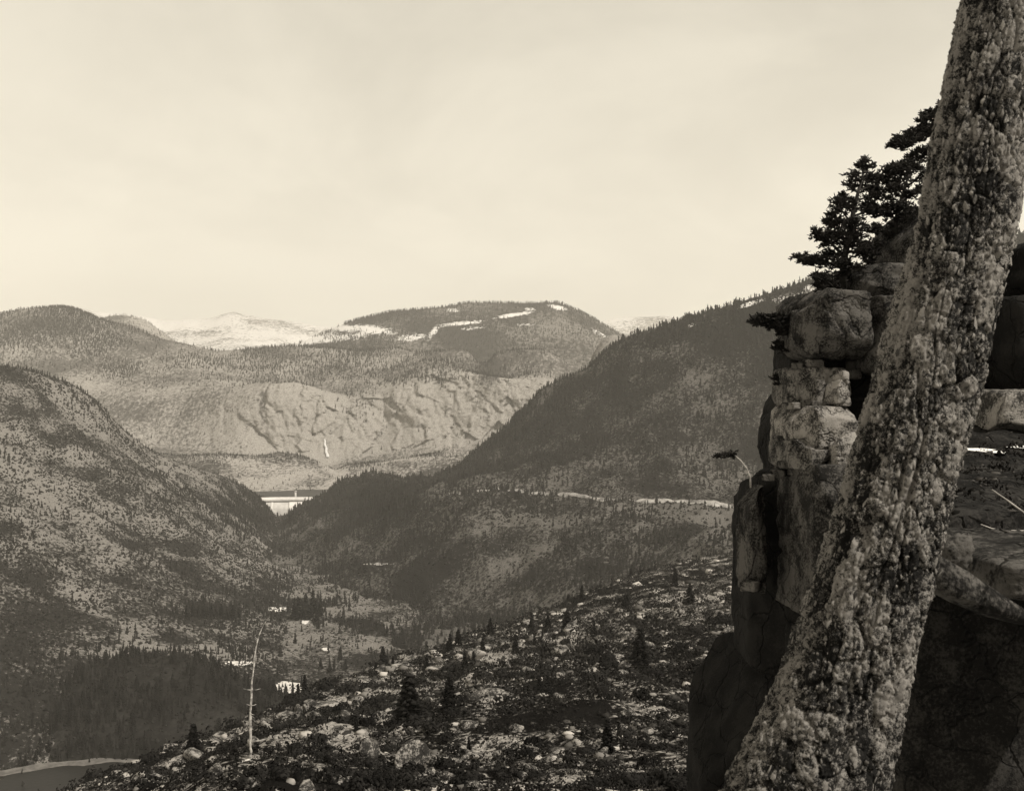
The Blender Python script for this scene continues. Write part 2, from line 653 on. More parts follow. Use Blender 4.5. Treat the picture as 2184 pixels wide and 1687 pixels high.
def blobs(L, items):
    sx, sy = screen(np.stack([L.X, L.Y, L.Z], -1))
    r = np.zeros_like(sx)
    for x, y, rx, ry, tilt, amp in items:
        dx, dy = sx - x, sy - y
        yy = dy + tilt * dx
        r = np.maximum(r, amp * np.exp(-((dx / rx) ** 2 + (yy / ry) ** 2)))
    return r


snow_d = blobs(L_d, [(655, 728, 62, 10, 0.28, 1.0), (700, 722, 70, 9, 0.1, 0.85), (735, 700, 45, 8, 0.0, 0.9), (790, 703, 48, 9, -0.1, 1.0), (770, 715, 25, 9, 0.3, .7),
                     (925, 708, 13, 10, 0.9, 0.8), (880, 720, 36, 8, 0.1, 0.75), (985, 690, 52, 4, 0.1, 0.95), (1010, 700, 40, 3, 0.1, 0.6), (1095, 672, 40, 4, 0.15, 1.0), (1130, 660, 10, 4, 0, 0.9),
                     (1190, 656, 20, 5, -0.2, 0.95), (965, 662, 14, 5, 0, 0.7), (1120, 692, 26, 3, 0, 0.6), (1280, 712, 30, 6, -0.5, 0.45)])
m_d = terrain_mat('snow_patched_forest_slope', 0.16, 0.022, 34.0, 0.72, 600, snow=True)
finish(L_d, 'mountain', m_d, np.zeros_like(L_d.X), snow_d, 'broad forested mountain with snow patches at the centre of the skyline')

# ----- left forested dome, benches and the granite cliffs
CE1 = [(-300, 706, 8600), (-120, 688, 8600), (-40, 676, 8600), (0, 671, 8600), (40, 662, 8600), (80, 658, 8600), (130, 655, 8600), (165, 661, 8600), (200, 676, 8600), (230, 688, 8600),
       (270, 696, 8600), (300, 706, 8600), (340, 722, 8600), (400, 734, 8600), (460, 749, 8600), (520, 745, 8600), (600, 738, 8600), (680, 741, 8600),
       (760, 748, 8600), (850, 742, 8400), (890, 753, 8200), (930, 750, 8000), (985, 745, 7800), (1003, 752, 7700), (1018, 775, 7700), (1042, 774, 7700), (1060, 752, 7700), (1100, 746, 7700), (1150, 745, 7700),
       (1180, 756, 7650), (1200, 767, 7600), (1240, 786, 7500), (1270, 806, 7400), (1340, 850, 7300), (1500, 900, 7200)]
CE2 = [(-300, 780, 7700), (0, 760, 7700), (150, 765, 7700), (300, 790, 7650), (450, 800, 7600), (560, 815, 7550), (660, 815, 7550), (750, 795, 7600), (880, 785, 7600), (980, 768, 7550),
       (1040, 800, 7500), (1150, 775, 7450), (1240, 806, 7350), (1500, 930, 7000)]
CE3 = [(-300, 850, 7100), (0, 838, 7100), (250, 850, 7100), (400, 850, 7100), (480, 840, 7000), (560, 828, 6950), (660, 826, 6950), (700, 850, 7000), (800, 838, 7050), (900, 806, 7000), (1000, 796, 6980),
       (1100, 803, 6950), (1240, 840, 6850), (1500, 950, 6700)]
CE4 = [(-300, 962, 6600), (0, 958, 6600), (250, 945, 6600), (400, 955, 6620), (560, 966, 6640), (690, 970, 6650), (800, 967, 6650), (960, 955, 6600), (1060, 935, 6600), (1200, 915, 6550), (1500, 990, 6400)]
L_ce = loft([interp_rows(CE1, 60, 1.12), CE1, CE2, CE3, CE4, interp_rows(CE4, 60, 0.93)], -300, 1500, 3.2, [3, 36, 22, 90, 10], sig=26, csig=4)
tt = L_ce.t[:, None]
low = np.clip(tt - 1.15, 0, 1)
L_ce.Z += low * 34 * fbm2(L_ce.X / 520, L_ce.Y / 520, 5, 41)
cl = np.clip((tt - 2.6) * 2, 0, 1) * np.clip((4.3 - tt) * 2, 0, 1)
sxc = L_ce.px[None, :]
cliffy = cl * np.clip((sxc - 420) / 160, 0.25, 1)
# gullies and buttresses run down the faces
warp = 60 * fbm2(L_ce.X / 260, L_ce.Z / 200, 3, 47)
qx, qz = L_ce.X + .25 * L_ce.Z + .7 * warp, L_ce.Z - .2 * L_ce.X + .5 * warp
L_ce.Y += cliffy * (20 * ridge2((L_ce.X + warp) / 520, L_ce.Z / 700, 2, 43) + 46 * facets(qx / 190, qz / 240, 211, 1.6) + 22 * facets(qx / 62, qz / 95, 221, 1.8) + 9 * facets(L_ce.X / 24, L_ce.Z / 40, 231, 1.5) + 5 * fbm2(L_ce.X / 20, L_ce.Z / 40, 3, 46))
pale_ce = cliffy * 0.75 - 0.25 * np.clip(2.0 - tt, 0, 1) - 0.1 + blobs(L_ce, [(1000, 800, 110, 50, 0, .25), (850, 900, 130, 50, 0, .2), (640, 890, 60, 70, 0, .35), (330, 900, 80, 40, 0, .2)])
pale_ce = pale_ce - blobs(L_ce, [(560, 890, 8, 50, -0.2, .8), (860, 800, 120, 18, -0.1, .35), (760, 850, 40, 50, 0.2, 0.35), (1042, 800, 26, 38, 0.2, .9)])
m_ce = terrain_mat('granite_cliff_and_bench', 0.27, 0.055, 20.0, 0.42, 420, 0.16, bump=2.5, streak=0.6)
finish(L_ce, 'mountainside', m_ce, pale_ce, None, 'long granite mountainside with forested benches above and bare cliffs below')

# ----- low wooded benches on the far shore of the reservoir
B2c = [(150, 930, 5600), (250, 940, 5600), (330, 968, 5600), (400, 973, 5600), (460, 969, 5600), (540, 973, 5600), (600, 963, 5600), (640, 971, 5600), (690, 990, 5600),
       (715, 1003, 5600), (740, 992, 5600), (800, 986, 5600), (880, 975, 5600), (935, 966, 5600), (962, 955, 5600), (1000, 962, 5600), (1100, 945, 5600), (1300, 900, 5600)]
L_b2 = loft([interp_rows(B2c, 14, 1.05), interp_rows(B2c, 26, 1.11), B2c, [(150, 1000, 5300), (575, 1010, 5300), (700, 1014, 5300), (1300, 1000, 5300)],
             [(150, 1054, 4940), (560, 1052, 4960), (690, 1045, 5050), (800, 1036, 5250), (1300, 1036, 5250)], [(150, 1090, 4850), (1300, 1090, 4850)]][1:], 150, 1300, 3.6, [4, 26, 26, 4], sig=25, csig=4)
L_b2.Z += 9 * fbm2(L_b2.X / 160, L_b2.Y / 160, 4, 51) * np.clip(L_b2.t - 0.7, 0, 1)[:, None]
pale_b2 = 0.1 + blobs(L_b2, [(715, 1000, 32, 14, -0.5, 1.2), (770, 1020, 60, 14, 0, .5), (300, 965, 40, 14, 0, .5)]) - 0.15 * np.clip(2.3 - L_b2.t[:, None], 0, 1)
m_b2 = terrain_mat('reservoir_bench', 0.30, 0.035, 16.0, 0.5, 200, 0.12)
finish(L_b2, 'wooded_bench', m_b2, pale_b2, None, 'low wooded benches between the reservoir and the granite cliffs')

# ----- pale knob behind the dark ridge
Gc = [(1180, 880, 5300), (1230, 826, 5300), (1252, 785, 5300), (1266, 750, 5300), (1284, 724, 5300), (1310, 715, 5300), (1335, 722, 5300), (1390, 745, 5300), (1450, 800, 5300)]
L_g = loft([interp_rows(Gc, 80, 1.1), Gc, interp_rows(Gc, 90, 0.96), interp_rows(Gc, 220, 0.88)], 1180, 1450, 3.0, [4, 30, 20], csig=4)
L_g.Z += 7 * fbm2(L_g.X / 60, L_g.Y / 60, 4, 61)
m_g = terrain_mat('granite_knob', 0.22, 0.03, 14.0, 0.35, 120)
finish(L_g, 'granite_knob', m_g, np.full_like(L_g.X, 0.15), None, 'bare pale granite knob rising just behind the dark ridge')

# ----- big dark ridge on the right
A1 = [(560, 1140, 4560), (590, 1126, 4550), (605, 1116, 4540), (630, 1098, 4530), (660, 1078, 4500), (690, 1056, 4480), (715, 1037, 4460), (745, 1020, 4450), (790, 1021, 4430), (830, 1026, 4400), (880, 1024, 4380), (930, 1016, 4350),
      (985, 991, 4300), (1010, 962, 4280), (1050, 932, 4250), (1080, 911, 4230), (1100, 887, 4200), (1130, 861, 4170), (1150, 837, 4150), (1172, 822, 4140), (1230, 797, 4100), (1262, 781, 4060), (1290, 752, 4040),
      (1315, 732, 4020), (1350, 714, 4000), (1400, 702, 3980), (1460, 682, 3950), (1500, 670, 3930), (1540, 658, 3900), (1600, 640, 3870), (1680, 614, 3830), (1740, 594, 3800), (1900, 552, 3750), (2184, 500, 3700), (2500, 460, 3650)]
Am = [(560, 1150, 4400), (690, 1062, 4360), (745, 1040, 4300), (930, 1038, 4100), (1010, 1000, 4000), (1100, 950, 3850), (1172, 905, 3780), (1290, 880, 3650), (1400, 870, 3560), (1500, 860, 3480), (1740, 820, 3350), (2184, 780, 3250), (2500, 770, 3200)]
A2 = [(560, 1165, 4150), (650, 1115, 4150), (750, 1078, 4000), (850, 1062, 3500), (960, 1053, 3250), (1100, 1055, 3200), (1200, 1059, 3140), (1300, 1072, 2970), (1450, 1079, 2880), (1590, 1086, 2800), (1800, 1090, 2750), (2500, 1100, 2650)]
A3 = [(560, 1190, 3700), (620, 1225, 3250), (700, 1262, 2950), (800, 1292, 2780), (950, 1315, 2600), (1100, 1308, 2400), (1300, 1265, 2250), (1450, 1225, 2150), (1600, 1195, 2050), (2500, 1150, 1900)]
L_a = loft([interp_rows(A1, 70, 1.13), A1, Am, A2, A3, [(560, 1290, 2800), (800, 1420, 2150), (1100, 1440, 1900), (1450, 1380, 1650), (2500, 1300, 1500)]], 560, 2450, 3.4, [4, 56, 56, 66, 14], sig=40, csig=4)
ta = L_a.t[:, None]
body = np.clip((ta - 1.02) * 2.5, 0, 1) * (1 - 0.85 * np.clip(1 - np.abs(ta - 3) * 8, 0, 1))
L_a.Z += body * (26 * ridge2(L_a.X / 330 + 0.3 * L_a.Y / 330, L_a.Y / 520, 3, 71) + 9 * fbm2(L_a.X / 70, L_a.Y / 70, 4, 73, 0.55)) + 2.0 * fbm2(L_a.X / 22, L_a.Y / 22, 2, 75)
sxa, sya = screen(np.stack([L_a.X, L_a.Y, L_a.Z], -1))
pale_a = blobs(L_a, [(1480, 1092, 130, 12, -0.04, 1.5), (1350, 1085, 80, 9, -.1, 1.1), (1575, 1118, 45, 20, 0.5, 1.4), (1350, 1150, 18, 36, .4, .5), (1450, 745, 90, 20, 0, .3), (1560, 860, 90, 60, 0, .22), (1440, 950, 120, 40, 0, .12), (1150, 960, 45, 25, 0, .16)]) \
    + 0.26 * np.clip((ta - 3.05) / .5, 0, 1) * np.clip((L_a.px[None, :] - 820) / 200, 0, 1) - blobs(L_a, [(1180, 900, 110, 90, .4, .35), (760, 1050, 120, 40, 0, .5), (1000, 1010, 60, 40, .4, .3)]) - 0.05  # first dark blob paints in the shade of the left-facing slope
snow_a = blobs(L_a, [(1600, 648, 30, 5, .3, .95), (1690, 634, 42, 7, .2, .95), (1735, 612, 24, 8, .3, .95), (1475, 694, 12, 4, .3, .7)])
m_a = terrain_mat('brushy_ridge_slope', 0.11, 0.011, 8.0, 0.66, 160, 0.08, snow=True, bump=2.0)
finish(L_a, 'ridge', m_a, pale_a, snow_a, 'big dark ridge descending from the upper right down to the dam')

# ----- left slope
B1 = [(-300, 740, 3500), (-120, 762, 3500), (0, 781, 3500), (60, 792, 3550), (130, 813, 3650), (170, 831, 3700), (200, 851, 3750), (225, 876, 3800), (250, 906, 3850), (290, 941, 3950), (330, 966, 4050),
      (380, 986, 4150), (430, 1001, 4250), (480, 1016, 4350), (520, 1038, 4450), (552, 1062, 4560), (572, 1084, 4580), (590, 1104, 4580), (604, 1120, 4580), (640, 1150, 4560), (760, 1240, 4500)]
Bm = [(-300, 900, 3000), (0, 905, 3050), (200, 965, 3250), (330, 1020, 3500), (430, 1060, 3750), (520, 1090, 4050), (580, 1122, 4250), (640, 1168, 4300), (760, 1250, 4300)]
B3 = [(-300, 1060, 2500), (0, 1065, 2600), (200, 1095, 2750), (400, 1135, 3050), (500, 1160, 3350), (600, 1192, 3650), (640, 1212, 3700), (760, 1290, 3600)]
B4 = [(-300, 1250, 2000), (0, 1255, 2080), (200, 1258, 2280), (400, 1266, 2500), (500, 1275, 2650), (600, 1292, 2740), (640, 1304, 2760), (760, 1370, 2760)]
B5 = [(-300, 1450, 1700), (0, 1440, 1780), (200, 1420, 1900), (400, 1396, 2080), (600, 1395, 2240), (640, 1410, 2260), (760, 1490, 2260)]
B6 = [(-300, 1660, 1530), (0, 1628, 1590), (150, 1612, 1625), (350, 1580, 1690), (500, 1510, 1870), (640, 1480, 2050), (760, 1560, 2050)]
L_b = loft([interp_rows(B1, 70, 1.1), B1, Bm, B3, B4, B5, B6, interp_rows(B6, 50, 0.985)], -250, 760, 3.2, [4, 46, 46, 56, 50, 46, 8], sig=40, csig=4)
tb = L_b.t[:, None]
body = np.clip((tb - 1.02) * 2.5, 0, 1)
fl = np.clip(4.6 - tb, 0.35, 1)
L_b.Z += body * fl * (20 * ridge2(L_b.X / 300 - .4 * L_b.Y / 300, L_b.Y / 460, 3, 81) + 8 * fbm2(L_b.X / 65, L_b.Y / 65, 4, 83, .55)) + 2.0 * fbm2(L_b.X / 20, L_b.Y / 20, 2, 85)
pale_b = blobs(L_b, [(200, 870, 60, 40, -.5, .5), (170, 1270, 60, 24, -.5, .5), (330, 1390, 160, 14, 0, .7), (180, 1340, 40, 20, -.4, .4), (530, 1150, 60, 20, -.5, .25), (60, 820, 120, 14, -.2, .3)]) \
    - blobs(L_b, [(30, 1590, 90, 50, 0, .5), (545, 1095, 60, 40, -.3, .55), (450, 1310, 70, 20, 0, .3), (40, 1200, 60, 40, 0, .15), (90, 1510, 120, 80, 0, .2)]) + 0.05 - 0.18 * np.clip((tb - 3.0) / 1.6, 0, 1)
m_b = terrain_mat('brushy_granite_slope', 0.18, 0.016, 7.0, 0.54, 110, 0.08, bump=2.0)
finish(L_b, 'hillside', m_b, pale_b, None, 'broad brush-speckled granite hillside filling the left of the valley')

# ----- valley floor
vrow = lambda d, z: [(-700, CY - z / d * F, d), (1700, CY - z / d * F, d)]
L_v = loft([vrow(4750, -520), vrow(3700, -522), vrow(2700, -524), vrow(2000, -533), vrow(1587, -541), vrow(1250, -552), vrow(800, -570)], -600, 1300, 7.5, [20, 40, 44, 36, 20, 8], crest=(), sig=1)
L_v.Z += 4.5 * fbm2(L_v.X / 140, L_v.Y / 140, 4, 91) + 1.5 * fbm2(L_v.X / 25, L_v.Y / 25, 2, 93)
finish(L_v, 'valley_floor', m_b, np.zeros_like(L_v.X) + .05, None, 'flat brushy valley floor along the river')

# ----- dark wooded knoll
Ic = [(-120, 1660, 1760), (-20, 1600, 1770), (60, 1545, 1790), (110, 1490, 1800), (150, 1448, 1800), (190, 1426, 1800), (225, 1404, 1800), (260, 1398, 1800), (300, 1404, 1800), (340, 1396, 1800), (400, 1402, 1800), (450, 1416, 1790), (490, 1436, 1780), (530, 1456, 1760), (590, 1476, 1740), (620, 1508, 1720), (700, 1580, 1700)]
L_i = loft([interp_rows(Ic, 90, 1.1), Ic, [(-120, 1670, 1680), (60, 1560, 1700), (200, 1490, 1690), (330, 1480, 1690), (500, 1500, 1680), (700, 1590, 1650)], [(-120, 1680, 1590), (60, 1606, 1620), (200, 1590, 1615), (350, 1585, 1610), (500, 1580, 1600), (700, 1610, 1590)],
            [(-120, 1700, 1570), (60, 1650, 1600), (350, 1640, 1600), (700, 1650, 1580)]], -120, 700, 3.4, [4, 34, 34, 6], sig=20, csig=8)
L_i.Z += 6 * fbm2(L_i.X / 90, L_i.Y / 90, 4, 95)
m_i = terrain_mat('wooded_knoll', 0.026, 0.012, 10.0, 0.75, 100, 0.12)
finish(L_i, 'knoll', m_i, np.zeros_like(L_i.X), None, 'rounded dark wooded knoll beside the river below the dead tree')

# ----- near rocky slope
Hc = [(-300, 1840, 420), (0, 1760, 430), (180, 1700, 450), (250, 1668, 460), (330, 1632, 480), (400, 1604, 520), (460, 1592, 560), (520, 1572, 600), (580, 1545, 640), (640, 1513, 690), (700, 1478, 740), (760, 1453, 780), (850, 1417, 840), (950, 1392, 900), (1050, 1362, 1000),
      (1130, 1334, 1120), (1250, 1282, 1330), (1400, 1228, 1560), (1580, 1190, 1700), (2500, 1150, 1750)]
H2 = [(-300, 1900, 330), (0, 1830, 335), (250, 1710, 345), (400, 1642, 370), (640, 1566, 430), (850, 1490, 520), (1050, 1440, 560), (1300, 1380, 600), (1580, 1330, 640), (2500, 1290, 660)]
H3 = [(-300, 1950, 200), (0, 1880, 200), (250, 1750, 200), (400, 1666, 205), (640, 1606, 240), (850, 1556, 280), (1050, 1520, 300), (1300, 1470, 320), (1580, 1430, 340), (2500, 1390, 340)]
H4 = [(-300, 1960, 121), (0, 1900, 121), (250, 1770, 121), (400, 1680, 121), (535, 1620, 121), (640, 1634, 125), (850, 1640, 140), (1050, 1620, 150), (1300, 1590, 160), (1580, 1560, 170), (2500, 1540, 170)]
H5 = [(-300, 2100, 62), (0, 2000, 62), (535, 1800, 62), (1000, 1790, 70), (1580, 1740, 80), (2500, 1700, 80)]
H6 = [(-300, 2500, 24), (535, 2350, 24), (1580, 2100, 26), (2500, 2050, 26)]
L_h = loft([[(p, CY + 545 / (d * 1.6) * F, d * 1.6) for p, y, d in Hc], [(p, CY + ((y - CY) / F * d + 0.16 * d) / (d * 1.2) * F, d * 1.2) for p, y, d in Hc], Hc, H2, H3, H4, H5, H6], -300, 2450, 6.0, [5, 8, 56, 56, 46, 34, 16], crest=(2,), sig=45, csig=9)
th_ = L_h.t[:, None]
w_ = np.clip((th_ - 1.6) * 2, 0, 1)
L_h.Z += w_ * (np.clip(L_h.Y / 160, 0.12, 1) * (3 * ridge2(L_h.X / 75 - .5 * L_h.Y / 120, L_h.Y / 120, 3, 101) + 1.6 * fbm2(L_h.X / 18, L_h.Y / 18, 4, 103, .6)) + .3 * fbm2(L_h.X / 4, L_h.Y / 4, 2, 104))
pale_h = blobs(L_h, [(1000, 1550, 80, 20, 0, .3), (820, 1480, 120, 24, .3, .3), (1480, 1290, 60, 20, .1, .3), (1400, 1600, 100, 50, 0, .15), (700, 1500, 60, 20, .4, .3)]) - blobs(L_h, [(640, 1670, 160, 24, 0, .5), (1250, 1280, 200, 24, .3, .4)])
m_h = terrain_mat('boulder_slope', 0.30, 0.009, 1.3, 0.84, 20, 0.09, bump=.5)
finish(L_h, 'near_slope', m_h, pale_h, None, 'near brushy slope strewn with granite boulders')
# The rest of the scene is appended below

# ------------------------------------------------------------------ ray helper on the built ground
def make_bvh(Ls):
    Vs, Fs, n = [], [], 0
    for L in Ls:
        Vs.append(L.V); Fs.append(L.Q + n); n += len(L.V)
    V = np.concatenate(Vs); Q = np.concatenate(Fs)
    return BVHTree.FromPolygons(V.tolist(), Q.tolist())


GROUND = make_bvh([L_a, L_b, L_v, L_i, L_h, L_b2])
CLIFFS = make_bvh([L_ce])


def hit(px, py, tree=None):
    d = Vector(((px - CX) / F, 1.0, (CY - py) / F)).normalized()
    loc, nor, idx, dist = (tree or GROUND).ray_cast(Vector((0, 0, 0)), d, 60000)
    return loc


def drop(x, y, tree=None):
    loc, nor, idx, dist = (tree or GROUND).ray_cast(Vector((x, y, 3000)), Vector((0, 0, -1)), 9000)
    return loc


# ------------------------------------------------------------------ water, road
m_water, nt_, b_ = new_mat('still_water')
b_.inputs['Base Color'].default_value = S(0.015)
b_.inputs['Roughness'].default_value = 0.35
b_.inputs['Specular IOR Level'].default_value = 0.06
wv = nt_.nodes.new('ShaderNodeBump'); wv.inputs['Strength'].default_value = 0.25; wv.inputs['Distance'].default_value = 1.0
nt_.links.new(noise_node(nt_, objcoord(nt_), 0.12, 4.0), wv.inputs['Height'])
nt_.links.new(wv.outputs[0], b_.inputs['Normal'])


def water_sheet(name, outline, z, label):
    n = len(outline)
    V = [(x, y, z) for x, y in outline]
    me = bpy.data.meshes.new(name)
    me.from_pydata(V, [], [list(range(n))])
    me.materials.append(m_water)
    me.update()
    if me.polygons[0].normal.z < 0:
        me.flip_normals()
    o = add_obj(name, me)
    o['kind'] = 'structure'; o['label'] = label
    return o


def ground_outline(pts, z):
    r = []
    for px, py in pts:
        d = -z * F / (py - CY)
        r.append(((px - CX) / F * d, d))
    return r


water_sheet('reservoir', [(-1010, 4640), (-700, 4640), (-560, 4700), (0, 4900), (200, 5500), (-200, 5900), (-1100, 5700), (-1250, 5000)], -433.0, 'dark reservoir water behind the concrete dam')
m_fl, nt_, b_ = new_mat('sunlit_shallows')
b_.inputs['Base Color'].default_value = S(0.75, .6)
b_.inputs['Roughness'].default_value = 0.35
pond = water_sheet('pond', ground_outline([(30, 1642), (120, 1634), (230, 1624), (330, 1612), (400, 1606), (420, 1620), (380, 1660), (300, 1720), (200, 1790), (-60, 1790), (-40, 1690)], -532.0), -532.0, 'dark still pool of the river at the lower left')

shore = ground_outline([(-30, 1654), (60, 1640), (150, 1631), (240, 1622), (330, 1611), (400, 1604)], -532.0)
sh_ = np.array(shore); tq = np.linspace(0, len(sh_) - 1, 60)
shore = list(zip(np.interp(tq, range(len(sh_)), sh_[:, 0]), np.interp(tq, range(len(sh_)), sh_[:, 1])))
wob_ = fbm2(tq * 1.7, tq * 0 + 3.3, 4, 301); wob2 = fbm2(tq * 2.3, tq * 0 + 9.3, 4, 303)
V, Fc = [], []
for k, (x, y) in enumerate(shore):
    V += [(x, y - 8 - 11 * wob_[k], -531.4), (x, y + 12 + 7 * wob2[k], -529.0)]
for k in range(len(shore) - 1):
    Fc.append((2 * k, 2 * k + 2, 2 * k + 3, 2 * k + 1))
o = add_obj('shore', mesh_from('shore', V, Fc, plain_mat('wet_sand', 0.11, 0.3, 0.1)))
o['kind'] = 'structure'; o['label'] = 'narrow sandy shore along the far edge of the dark pool'
# pale gravel and clearings, draped on the ground as thin sheets
m_gravel = plain_mat('pale_gravel', 0.55, 0.2, 0.2, w=0.8)
m_road = plain_mat('road_dust', 0.25, 0.6, 0.06, w=0.8)


def drape(name, x0, x1, y0, y1, nx, ny, mat, label, lift=0.9, round_=True, shape=None):
    V, idx = [], {}
    for j in range(ny + 1):
        for i in range(nx + 1):
            u, v = i / nx * 2 - 1, j / ny * 2 - 1
            if round_:
                k = 1 + 0.18 * math.sin(5 * u + 3 * v + x0) + 0.12 * math.sin(9 * v - 4 * u)
                if u * u + v * v > k:
                    continue
            px, py = x0 + (x1 - x0) * (u + 1) / 2, y0 + (y1 - y0) * (v + 1) / 2
            if shape:
                py += shape(px)
            p = hit(px, py)
            if p is None:
                continue
            q = drop(p.x, p.y)
            idx[(i, j)] = len(V)
            V.append((p.x, p.y, (q.z if q else p.z) + lift))
    Fc = []
    for j in range(ny):
        for i in range(nx):
            k = [(i, j), (i + 1, j), (i + 1, j + 1), (i, j + 1)]
            if all(a in idx for a in k):
                ds = [V[idx[a]][1] for a in k]
                if max(ds) - min(ds) < 90:
                    Fc.append([idx[a] for a in k])
    if not Fc:
        return None
    o = add_obj(name, mesh_from(name, V, Fc, mat, True))
    o['kind'] = 'structure'; o['label'] = label
    return o


drape('gravel_bar', 586, 646, 1455, 1480, 30, 16, m_gravel, 'bright white gravel bar beside the river below the knoll', round_=False, shape=lambda p: 2 * math.sin(p / 9))
drape('gravel_bar', 478, 545, 1409, 1421, 24, 8, m_gravel, 'pale narrow gravel strip behind the dead tree')
drape('clearing', 566, 618, 1294, 1306, 22, 8, m_gravel, 'bright clearing between the conifer groves on the valley floor')
drape('clearing', 640, 662, 1322, 1332, 10, 6, m_gravel, 'small pale clearing beside the conifers on the valley floor')
drape('clearing', 686, 706, 1380, 1390, 10, 6, m_gravel, 'small pale clearing at the foot of the dark ridge')
drape('clearing', 772, 846, 1200, 1206, 30, 4, m_road, 'thin pale strip of bare ground low on the dark ridge')

# road cut along the ridge
kr = int(np.argmin(np.abs(L_a.t - 3.0)))
cols_ = [j for j in range(len(L_a.px)) if 955 <= L_a.px[j] <= 1640]
V, Fc = [], []
for n_, j in enumerate(cols_):
    x, y, z = L_a.X[kr, j], L_a.Y[kr, j], L_a.Z[kr - 1:kr + 2, j].max()
    kw = 1 + 1.1 * min(1, max(0, (L_a.px[j] - 1260) / 200)) + .25 * math.sin(L_a.px[j] / 17) + .2 * math.sin(L_a.px[j] / 7)
    for off, dz in ((-9, -6.0), (-3.5, .8), (3.5, .8), (6, 3.5)):
        V.append((x, y + off * kw, z + dz * (kw if abs(off) > 4 else 1)))
for n_ in range(len(cols_) - 1):
    for k in range(3):
        a = n_ * 4 + k
        Fc.append((a, a + 4, a + 5, a + 1))
o = add_obj('road', mesh_from('road', V, Fc, m_road))
o['kind'] = 'structure'; o['label'] = 'pale road cut running level along the dark ridge'

# ------------------------------------------------------------------ vegetation shapes
def ico(sub=1):
    t = (1 + 5 ** .5) / 2
    V = [(-1, t, 0), (1, t, 0), (-1, -t, 0), (1, -t, 0), (0, -1, t), (0, 1, t), (0, -1, -t), (0, 1, -t), (t, 0, -1), (t, 0, 1), (-t, 0, -1), (-t, 0, 1)]
    T = [(0, 11, 5), (0, 5, 1), (0, 1, 7), (0, 7, 10), (0, 10, 11), (1, 5, 9), (5, 11, 4), (11, 10, 2), (10, 7, 6), (7, 1, 8), (3, 9, 4), (3, 4, 2), (3, 2, 6), (3, 6, 8), (3, 8, 9), (4, 9, 5), (2, 4, 11), (6, 2, 10), (8, 6, 7), (9, 8, 1)]
    V = [Vector(v).normalized() for v in V]
    for _ in range(sub):
        cache, T2 = {}, []

        def m(a, b):
            k = (min(a, b), max(a, b))
            if k not in cache:
                cache[k] = len(V); V.append((V[a] + V[b]).normalized())
            return cache[k]
        for a, b, c in T:
            ab, bc, ca = m(a, b), m(b, c), m(c, a)
            T2 += [(a, ab, ca), (b, bc, ab), (c, ca, bc), (ab, bc, ca)]
        T = T2
    return np.array([tuple(v) for v in V]), np.array(T)


def p_shrub(seed):
    g = np.random.default_rng(seed)
    V = np.array([(1, 0, 0), (0, 1, 0), (-1, 0, 0), (0, -1, 0), (0, 0, 1), (0, 0, -.35)], float)
    a = g.random() * 6.28
    R = np.array([[math.cos(a), -math.sin(a), 0], [math.sin(a), math.cos(a), 0], [0, 0, 1]])
    V = V @ R.T + g.normal(0, .18, V.shape)
    V[:, 2] += .2
    T = [(0, 1, 4), (1, 2, 4), (2, 3, 4), (3, 0, 4), (1, 0, 5), (2, 1, 5), (3, 2, 5), (0, 3, 5)]
    return V, np.array(T)


def p_conifer(seed, tiers=2, seg=4, slim=.17):
    g = np.random.default_rng(seed)
    V, T = [], []
    for k in range(tiers):
        z0 = .06 + .86 * k / tiers
        z1 = min(1.0, z0 + 1.25 / tiers) if k < tiers - 1 else 1.0
        r = slim * (1 - .72 * k / tiers)
        b = len(V)
        off = g.random() * 6.28
        for i in range(seg):
            an = off + 6.283 * i / seg
            rr = r * (.7 + .6 * g.random())
            V.append((rr * math.cos(an), rr * math.sin(an), z0 + .05 * g.normal()))
        V.append((.02 * g.normal(), .02 * g.normal(), z1))
        for i in range(seg):
            T.append((b + i, b + (i + 1) % seg, b + seg))
    return np.array(V), np.array(T)


def p_oak(seed):
    g = np.random.default_rng(seed)
    V, T = ico(0)
    V = V * (1 + .35 * g.normal(size=(len(V), 1)).clip(-1, 1))
    V[:, 2] = V[:, 2] * .85 + .75
    return V, T


def merge(name, pts, protos, size, seed, mat, label, aspect=(1, 1, 1), sink=0.1, squash=None):
    """one mesh holding many small copies; size: (n,) metres"""
    if len(pts) == 0:
        return None
    g = np.random.default_rng(seed)
    n = len(pts)
    which = g.integers(0, len(protos), n)
    Vs, Ts, tint, off = [], [], [], 0
    for k, (pv_, pt_) in enumerate(protos):
        m = which == k
        c = int(m.sum())
        if not c:
            continue
        an = g.random(c) * 6.283
        ca, sa = np.cos(an)[:, None], np.sin(an)[:, None]
        s = size[m][:, None]
        hx = s * aspect[0] * (0.8 + .4 * g.random((c, 1))); hz = s * aspect[2] * (.75 + .5 * g.random((c, 1)))
        X = (pv_[None, :, 0] * ca - pv_[None, :, 1] * sa) * hx
        Y = (pv_[None, :, 0] * sa + pv_[None, :, 1] * ca) * hx
        Z = pv_[None, :, 2] * hz - sink * hz
        P = pts[m]
        V = np.stack([X + P[:, :1], Y + P[:, 1:2], Z + P[:, 2:3]], -1).reshape(-1, 3)
        T = (pt_[None] + (np.arange(c) * len(pv_))[:, None, None]).reshape(-1, 3) + off
        Vs.append(V); Ts.append(T); off += len(V)
        tint.append(np.repeat(g.random(c), len(pv_)))
    o = add_obj(name, mesh_from(name, np.concatenate(Vs), np.concatenate(Ts), mat, False, {'tint': np.concatenate(tint)}))
    o['kind'] = 'stuff'; o['label'] = label
    return o


